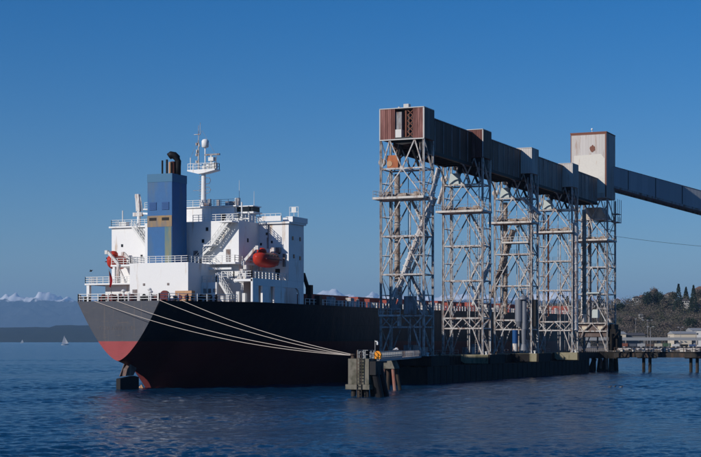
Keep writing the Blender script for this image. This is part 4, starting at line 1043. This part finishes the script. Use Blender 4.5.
vspout(t4, 1.6, 2.4, 12.6, 35.0, .22, M_rusttrim)
dspout(t4, (-1.8,1,36.5), (-.4,1.2,33.0), .45, M_spoutw)
vspout(t5, 1.5, 1.0, 11.5, 36.0, .62, M_spoutw); vspout(t5, 1.9, 3.2, 11.5, 36.0, .4, M_steel_d)
m = MB(); m.prism([(.9,tz(36.0)),(7.3,tz(36.0)),(5.9,tz(38.8)),(2.3,tz(38.8))], 'y', .4, 3.2); gear(t5, 'big_hopper', M_tanhop, m)
m = MB(); pts = [(1.2+q*.38, -.2, tz(40.4-.11*q*q)) for q in range(9)]; m.path([(.3,-.2,tz(40.0)),(.9,-.2,tz(40.6))]+pts[1:], .2, 8); gear(t5, 'curved_pipe', M_spoutw, m)
m = MB(); m.box(.3,7.6,.25,3.2,tz(8.1),tz(11.15)); cb = gear(t5, 'control_cabin', M_cabin, m)
for x in (2.0, 5.8): m = MB(); m.box(x-.55,x+.7,.17,.245,tz(9.6),tz(10.6)); m.build('window', M_shed, cb)
m = MB(); m.box(7.95,9.6,.2,3.0,tz(4.8),tz(9.9)); m.box(8.1,9.2,.4,2.6,tz(9.91),tz(11.0)); m.box(9.61,10.2,.6,2.4,tz(4.8),tz(8.4)); m.tube((8.8,-.1,tz(5)),(8.8,-.1,tz(8.8)),.4); m.tube((9.9,.3,tz(5)),(9.9,.3,tz(7.6)),.3); m.beam((8,-.1,tz(6.3)),(10.4,-.1,tz(9.3)),.2); gear(t5, 'machine_house', M_dockdark, m)
m = MB(); m.prism([(3.5,tz(12.6)),(4.9,tz(12.6)),(4.9,tz(14.6)),(3.5,tz(14.6))], 'y', 1.0, 2.0); m.box(2.8,5.9,-.4,1.4,tz(18.3),tz(18.6)); gear(t5, 'instrument_box', M_palebox, m)

# shore conveyor descending to the right
SC = empty('shore_conveyor', (-93.1, 364.5, 43), 'enclosed blue-grey conveyor bridge sloping down to the right from the tall pale house', 'conveyor')
cd = Vector((cos(radians(52)), sin(radians(52)), 0)); cn = Vector((cd.y, -cd.x, 0))     # run and outward side
cp0 = Vector((-93.0, 364.5, 48.75)) - cd*2.0; CS = -.169
def cpt(t, side, dz): p = cp0+cd*t-cn*side; return (p.x, p.y, cp0.z+CS*(t-2)+dz)
def cbox(m, t0, t1, s0, s1, z0, z1, mi=0):
    m.add([cpt(t0,s0,z0),cpt(t1,s0,z0),cpt(t1,s1,z0),cpt(t0,s1,z0),cpt(t0,s0,z1),cpt(t1,s0,z1),cpt(t1,s1,z1),cpt(t0,s1,z1)],
          [(0,3,2,1),(4,5,6,7),(0,1,5,4),(1,2,6,5),(2,3,7,6),(3,0,4,7)], mi)
t_ = 0
for i in range(23):
    ln = 6.2 if i == 0 else 8.3
    m = MB(); cbox(m, t_, t_+ln-.16, 0, 4, -4.55, 0); sec = under(m, 'conveyor_section', M_convclad, SC)
    m = MB(); cbox(m, t_, t_+ln, -.14, .12, -5.1, -4.56); cbox(m, t_, t_+ln, 3.9, 4.14, -5.1, -4.56); cbox(m, t_, t_+ln, -.06, 4.06, .004, .12); sub(sec, 'edge_beam', M_steel_d, m)
    m = MB(); cbox(m, t_+ln-.15, t_+ln+.0-.01, -.07, 4.07, -4.54, -.01); sub(sec, 'joint_rib', M_soot, m)
    t_ += ln
for tt in (60, 100, 140, 175):
    m = MB(); zz = cpt(tt,0,-5.1)[2]
    for sd in (0, 4): a = cpt(tt,sd,0); m.beam((a[0],a[1],-3), (a[0],a[1],zz), .6)
    a = cpt(tt,0,0); b = cpt(tt,4,0); m.beam((a[0],a[1],zz*.5),(b[0],b[1],zz*.95),.25); m.beam((b[0],b[1],zz*.5),(a[0],a[1],zz*.95),.25); under(m, 'support_bent', M_steel, SC)
# wire
m = MB(); pts = []
for q in range(21):
    f = q/20; p0 = Vector((-92.9, 366, 32.2)); p1 = Vector((-25, 356, 26.5)); p = p0.lerp(p1, f); p.z -= 3*f*(1-f)*2; pts.append(p)
m.path(pts, .035, 5); tag(m.build('power_cable', M_soot), 'thin dark cable running from the last tower off to the right', 'cable')

# ------------------------------------------------------------ wharf
WH = empty('wharf', (-99, 290, 0), 'dark timber and concrete wharf under the four nearer towers', 'wharf')
m = MB(); m.box(-103.0, -97.0, 236, 335.5, 3.5, 4.55); under(m, 'deck', M_conc, WH)
m = MB()
for k in range(70): y = 236.2+k*1.42; m.box(-97.0+.002, -96.72, y, y+1.2, -2, 4.35)
m.box(-102.8, -97.2, 236.2, 335.2, -2, 3.49); fp = under(m, 'timber_face', M_dockdark, WH)
m = MB()
for k in range(66): y = 236.2+k*1.5; m.box(-91.62, -91.3-.05*(k%2), y, y+1.38, -2, 2.9)
m.box(-96.7, -91.64, 236.2, 335, -2, 2.75); under(m, 'low_fender_wall', M_dockdark, WH)
for k in range(4):
    y0 = TY0+TS*k
    m = MB(); m.prism([(-103.2,4.59),(-91.5,4.59),(-91.5,3.0),(-96.0,3.0),(-97.5,3.9),(-103.2,3.9)], 'y', y0-2.2, y0+6.4); 
    if k > 1: mm = MB(); mm.box(-103.2, (0,0,-93.0,-96.6)[k], y0-2.26, y0-2.21, 3.0, 4.55); under(mm, 'cap_shade_board', M_dockdark, WH)  # dark board added to narrow the sunlit part of the cap face
    cp = under(m, 'pier_cap', M_concy if k else M_dockdark, WH)  # first cap takes the dark colour in place of the ship's shadow
    for x in (-95.8,-93.8,-92.2):
        for y in (y0-1.0, y0+1.2, y0+3.2, y0+5.4):
            m = MB(); m.tube((x,y,-2),(x,y,2.98),.42,.42,10); under(m, 'pile', M_pile, WH)
    m = MB(); m.box(-91.5+.003,-91.15,y0-2.1,y0+6.4,2.92,4.62); under(m, 'fender_panel', M_dockdark, WH)
    for yy in (y0-.8, y0+4.9): 
        m = MB(); m.lathe((-92.3,yy,4.6), [(.22,0),(.16,.3),(.3,.42),(.25,.55)], 10); under(m, 'bollard', M_white2 if yy < y0 else M_pile, WH)
m = MB(); rail(m, [(-97.2,244.5),(-97.2,267)], 4.55, .9, 2.2, .05, 2); rail(m, [(-97.2,276),(-97.2,296)], 4.55, .9, 2.2, .05, 2); rail(m, [(-97.2,305),(-97.2,325)], 4.55, .9, 2.2, .05, 2); under(m, 'kerb_railing', M_steel_d, WH)
# hoppers and sheds in the dark on the deck
for y in (251, 255.5, 281, 286, 311, 315.5): m = MB(); m.box(-101.5,-99.6,y,y+2.4,4.56,6.6+sin(y)*.7); under(m, 'deck_locker', M_steel_d, WH)
# caisson under the last tower and link deck
CA = empty('tower_caisson', (-97, 361, 0), 'dark splayed pile pier under the last tower', 'pier')
m = MB(); m.box(-103.2,-90.3,355.8,368.2,3.0,4.59); under(m, 'cap', M_dockdark, CA)
for (x,y,dx) in ((-95.9,357.2,-1.9),(-94.6,357.4,-.5),(-93.2,357.2,.1),(-92.2,358,.2),(-95.0,364,-1.5),(-92.6,364,.2),(-100,362,0),(-98.5,366,0)):
    m = MB(); m.tube((x,y,2.98),(x+dx,y-.2,-2.5),.55,.7,10); under(m, 'pile', M_pile, CA)
m = MB(); m.tube((-94.1,356.6,2.9),(-94.3,356.4,.6),.3,.3,8); m.tube((-93.0,356.6,2.9),(-92.8,356.4,.4),.28,.28,8); under(m, 'rusty_brace', M_pilerust, CA)
LK = empty('link_span', (-98, 345, 0), 'dark link deck between the wharf and the last tower', 'bridge')
m = MB(); m.box(-101.5,-94.5,335.6,355.7,3.2,4.5); under(m, 'deck', M_dockdark, LK)
for y in (338, 344.5, 351):
    for x in (-96.0, -99.8):
        m = MB(); m.tube((x,y,-2.5),(x,y,3.19),.5,.5,10); under(m, 'pile', M_pile, LK)
m = MB(); rail(m, [(-94.6,335.8),(-94.6,355.5)], 4.5, 1.0, 1.6, .06, 2); under(m, 'railing', M_steel_d, LK)
# trestle to the shore
TR = empty('access_trestle', (-60, 357, 0), 'low dark access trestle on paired piles running right to the shore', 'pier')
m = MB(); m.box(-90.25, 14, 353.5, 358.2, 3.75, 4.6); under(m, 'deck', M_dockdark, TR)
m = MB(); m.box(-90.2, 14, 353.1, 353.48, 3.3, 4.3); under(m, 'edge_girder', M_pile, TR)
m = MB(); rail(m, [(-90.2,353.3),(14,353.3)], 4.6, 1.0, 2.0, .09, 2); under(m, 'railing', M_pile, TR)
m = MB(); m.tube((-90.2,356,5.05),(14,356,5.05),.22,.22,8); m.tube((-90.2,356.7,5.25),(14,356.7,5.25),.16,.16,8); under(m, 'pipes', M_steel, TR)
rr = random.Random(9); m = MB()
for k in range(18): x = -89+k*2.3+rr.uniform(-.6,.6); m.box(x, x+rr.uniform(.5,1.4), 354.2, 355, 4.61, 4.9+rr.uniform(.2,.7))
under(m, 'deck_fittings', M_plat, TR)
x = -83.9
while x < 12:
    for dx in (0, 1.45):
        for y in (355.8,):
            m = MB(); m.tube((x+dx,y,-2.5),(x+dx,y,3.1),.36,.38,10); under(m, 'pile', M_pile, TR)
    m = MB(); m.box(x-1.0,x+2.6,353.6,358.1,3.1,3.74); under(m, 'pile_cap', M_pile, TR)
    x += 10.9

# ------------------------------------------------------------ mooring dolphins and catwalk
DO = empty('mooring_dolphin', (-79, 181, 0), 'weathered concrete mooring dolphin with ladder where the stern lines end', 'dolphin', 'mooring dolphins')
m = MB(); m.box(-80.35,-77.5,179.9,182.5,1.6,4.85); under(m, 'concrete_block', M_conc, DO)
m = MB(); m.box(-80.6,-77.3,179.6,182.7,.95,1.58); under(m, 'lower_ledge', M_conc, DO)
for x, y, dx in ((-79.8,180.4,-.15),(-78.9,180.2,0),(-78.0,180.4,.1),(-79.4,182.2,-.2),(-78.0,182.2,.2)):
    m = MB(); m.tube((x,y,.94),(x+dx,y,-2.5),.32,.34,10); under(m, 'pile', M_pile, DO)
m = MB()
for s in (-78.95,-78.35): m.beam((s,179.5,-.6),(s,179.5,5.9),.09)
for k in range(15): m.box(-78.95,-78.35,179.46,179.54,-.3+k*.4,-.23+k*.4)
under(m, 'ladder', M_pile, DO)
m = MB(); rail(m, [(-78.3,180),(-77.6,180),(-77.6,181.8)], 4.85, 1.1, 1, .07, 2); rail(m, [(-79.9,182.4),(-79.2,182.4)], 4.85, .9, .7, .09, 1); rail(m, [(-79.05,180),(-79.05,182.4)], 4.85, 1.1, 1, .07, 2); under(m, 'railing', M_fence, DO)
m = MB(); m.lathe((-80.0,180.6,4.86), [(.3,0),(.2,.3),(.34,.42),(.3,.6)], 12); under(m, 'bollard', M_pile, DO)
m = MB()
for x, y, x2, y2 in ((-77.1,180.6,-76.2,181.6),(-77.0,182.0,-76.4,184)):
    m.tube((x,y,3.9),(x2,y2,-2.5),.5,.55,12)
m.box(-77.45,-76.6,180,182.6,2.8,4.5); under(m, 'raking_piles', M_soot, DO)
# light post and orange float ring on the dolphin's landing
m = MB(); m.box(-78.6,-76.7,182.51,184.0,4.3,4.5); m.box(-77.48,-76.7,181.8,182.5,4.3,4.5); under(m, 'landing', M_pile, DO)
LP_ = empty('light_post', (-77.95,183,4.8), 'thin post with a small lamp rising beside the orange disc', 'lamp post')
m = MB(); m.tube((-77.95,183,4.8),(-77.95,183,7.2),.04,.03,6); under(m, 'pole', M_steel, LP_)
m = MB(); m.box(-77.95,-77.6,182.9,183.1,7.0,7.1); m.box(-77.7,-77.52,182.88,183.12,6.6,6.98); under(m, 'lamp', M_white2, LP_)
BU = empty('orange_marker', (-76.6,182.4,4.6), 'round bright orange marker on the rail of the catwalk', 'marker')
m = MB(); m.tube((-77.15,181.85,5.32),(-77.15,182.15,5.32),.50,.50,22); m.box(-77.60,-76.70,181.84,182.16,4.82,5.27); under(m, 'disc', M_buoy, BU)
m = MB(); m.box(-77.2,-77.1,182.17,182.3,4.5,5.6); under(m, 'post', M_steel_d, BU)
# catwalk
CW = empty('catwalk', (-81, 195, 4.6), 'light grey railed catwalk leading from the dolphin to the wharf', 'walkway')
a = Vector((-78.0,183.0,4.55)); b = Vector((-84.7,207.0,4.55)); d = (b-a).normalized(); r = Vector((d.y,-d.x,0))*.6
m = MB(); m.beam(a, b, 1.3, .25); under(m, 'walkway_deck', M_fence, CW)
m = MB()
for s in (r, -r):
    for q in (.1, .6, 1.1): m.beam(a+s+Vector((0,0,q)), b+s+Vector((0,0,q)), .07, .09)
    for k in range(23):
        p = a.lerp(b, k/22)+s; m.box(p.x-.05,p.x+.05,p.y-.05,p.y+.05,4.6,5.7)
    for k in range(45):
        p = a.lerp(b, k/44)+s; m.box(p.x-.02,p.x+.02,p.y-.02,p.y+.02,4.7,5.65)
under(m, 'railing', M_fence, CW)
c2 = Vector((-93.5,237.5,4.5)); m = MB(); m.beam(b+d*.6, c2, 1.3, .3); under(m, 'walkway_deck', M_steel_d, CW)
m = MB()
for s in (r, -r):
    for q in (.6, 1.1): m.beam(b+s+d*.6+Vector((0,0,q)), c2+s+Vector((0,0,q)), .05)
    for k in range(20):
        p = (b+d*.6).lerp(c2, k/19)+s; m.box(p.x-.03,p.x+.03,p.y-.03,p.y+.03,4.6,5.6)
under(m, 'railing', M_steel_d, CW)
D2 = empty('catwalk_support', (-84.8, 207.5, 0), 'rusty splayed pile support under the middle of the catwalk', 'pier')
m = MB(); m.prism([(-87.0,3.1),(-84.8,3.1),(-85.3,4.3),(-86.4,4.3)], 'y', 206.2, 208.2); under(m, 'concrete_head', M_conc, D2)
for x, y, x2, y2, mt in ((-86.6,206.6,-87.4,205.4,M_pilerust),(-85.2,206.6,-84.4,206.0,M_pilerust),(-86.5,207.9,-87.0,209.2,M_pile),(-85.2,207.9,-84.7,209.2,M_pile)):
    m = MB(); m.tube((x,y,3.08),(x2,y2,-2.5),.26,.28,10); under(m, 'pile', mt, D2)

# mooring lines
ends = [(-79.9,180.4,5.25),(-80.05,180.6,5.3),(-79.95,180.8,5.2),(-79.85,180.5,5.35),(-80.1,180.5,5.22)]
starts = [((-126.4,191.9,12.95),2.6,'from the left end of the stern rail, lowest one'),((-122.6,191.9,12.95),2.2,'second from the left at the stern rail'),((-115.4,192.0,12.95),1.5,'from the right corner of the transom'),((-113.2,194.6,12.95),1.3,'from the hull side just right of the transom, topmost')]
for (s, sag, lb), e in zip(starts, ends):
    m = MB(); s = Vector(s); e = Vector(e); pts = []
    for q in range(41):
        f = q/40; p = s.lerp(e, f); p.z -= 4*sag*f*(1-f)*.55; pts.append(p)
    m.path(pts, .036, 6); tag(m.build('mooring_line', M_rope, smooth=True), 'pale rope to the dolphin '+lb, 'rope', 'stern mooring lines')

# ------------------------------------------------------------ boats and birds
def sailboat(px, v, hgt, heel, label):
    p = uv((px-350.5)/1550*v, v, 0); t = empty('sailboat', p, label, 'sailboat', 'sailing boats off the far shore', TH+.5)
    t.rotation_euler = (0, heel, TH+.35); s = hgt/14.
    m = MB(); N = 8; rows = []
    for i in range(N+1):
        q = -1+2*i/N; wdt = 1.6*s*(1-abs(q)**2.2)+.05; x = q*5.5*s
        rows += [(x,-wdt,1.2*s),(x,-wdt*.6,-.3*s),(x,wdt*.6,-.3*s),(x,wdt,1.2*s)]
    m.add(rows, [(i*4+j, i*4+j+1, i*4+j+5, i*4+j+4) for i in range(N) for j in range(3)]+[(i*4+3,i*4,i*4+4,i*4+7) for i in range(N)]); m.build('hull', M_sail, t)
    m = MB(); m.tube((.8*s,0,1.2*s),(.8*s,0,14*s),.1*s,.06*s,6); m.build('mast', M_steel, t)
    m = MB(); m.add([(.7*s,0,2.2*s),(-4.6*s,-.5*s,2.2*s),(.7*s,0,13.8*s),(.7*s,.12*s,2.2*s),(-4.6*s,-.4*s,2.2*s),(.7*s,.1*s,13.8*s)], [(0,1,2),(5,4,3),(0,3,4,1),(1,4,5,2),(0,2,5,3)]); m.build('mainsail', M_sail, t)
    m = MB(); m.add([(1.0*s,0,1.8*s),(5.2*s,-.2*s,1.6*s),(1.0*s,0,11.5*s),(1.0*s,.1*s,1.8*s),(5.2*s,-.1*s,1.6*s),(1.0*s,.1*s,11.5*s)], [(0,1,2),(5,4,3),(0,3,4,1),(1,4,5,2),(0,2,5,3)]); m.build('jib', M_sail, t)
sailboat(65, 2700, 17, -.12, 'larger white sailboat heeling on the water left of the ship stern')
sailboat(22, 5200, 13, .05, 'tiny distant white sailboat near the left edge')
def gull(loc, rz, label, mat=None, fly=False, s=1.0, group=None):
    t = empty('seabird', loc, label, 'bird', group, rz); t.scale = (s,s,s); mat = mat or M_gull
    m = MB(); prof = [(-.30,.02,.05),(-.22,.07,.07),(-.08,.12,.10),(.06,.12,.12),(.15,.08,.17),(.20,.06,.24),(.25,.055,.28),(.30,.03,.27)]
    m.path([(x,0,z+.05) for x,r_,z in prof], [r_ for x,r_,z in prof], 10); b = m.build('body', mat, t, True)
    m = MB(); m.tube((.31,0,.31),(.40,0,.29),.02,.005,6); m.build('beak', M_buoy, b)
    for sd in (-1, 1):
        m = MB()
        if fly: m.prism([(-.08,0),(.08,0),(.05,.35),(-.10,.70),(-.14,.35)], 'z', -.01, .01); m.v = [(x, y*sd, z+.15+abs(y)*.55-(max(0,abs(y)-.35))*.5) for x,y,z in m.v]
        else: m.prism([(.08,.12),(.10,.2),(-.1,.22),(-.34,.10),(-.1,.1)], 'y', .10*sd-.015, .10*sd+.02)
        m.build('wing', mat if fly else M_steel_d, b)
gull(uv((610-350.5)/1550*234, 234, 0), .5, 'dark seabird floating, left one of the three near the last tower', M_birddark, group='birds floating on the water')
gull(uv((615-350.5)/1550*236, 236, 0), 1.2, 'dark seabird floating, middle one of the three near the last tower', M_birddark, group='birds floating on the water')
gull(uv((621-350.5)/1550*234, 234, 0), .2, 'dark seabird floating, right one of the three near the last tower', M_birddark, group='birds floating on the water')
gull(uv((91-350.5)/1550*215, 215, 7.1+69*215/1550), .4, 'dark bird flying above the left end of the stern rail', M_birddark, True, .8)
p = a.lerp(b, .70); gull((p.x+r.x, p.y+r.y, 5.75), .3, 'white gull perched on the catwalk rail, left of the pair', s=1.1)
p = a.lerp(b, .78); gull((p.x+r.x, p.y+r.y, 5.75), 2.6, 'white gull perched on the catwalk rail, right of the pair', s=1.1)

# ------------------------------------------------------------ haze
m = MB(); m.box(-46000, 46000, -46000, 46000, -7, 1300)
hz, ht, hb_ = newmat('haze_air'); ht.nodes.remove(hb_)
pv = ht.nodes.new('ShaderNodeVolumePrincipled'); pv.inputs['Color'].default_value = (.36,.64,1,1); pv.inputs['Density'].default_value = 3.9e-5; pv.inputs['Anisotropy'].default_value = 0.0
ht.links.new(pv.outputs[0], ht.nodes['Material Output'].inputs['Volume'])
tag(m.build('haze', hz), kind='stuff')
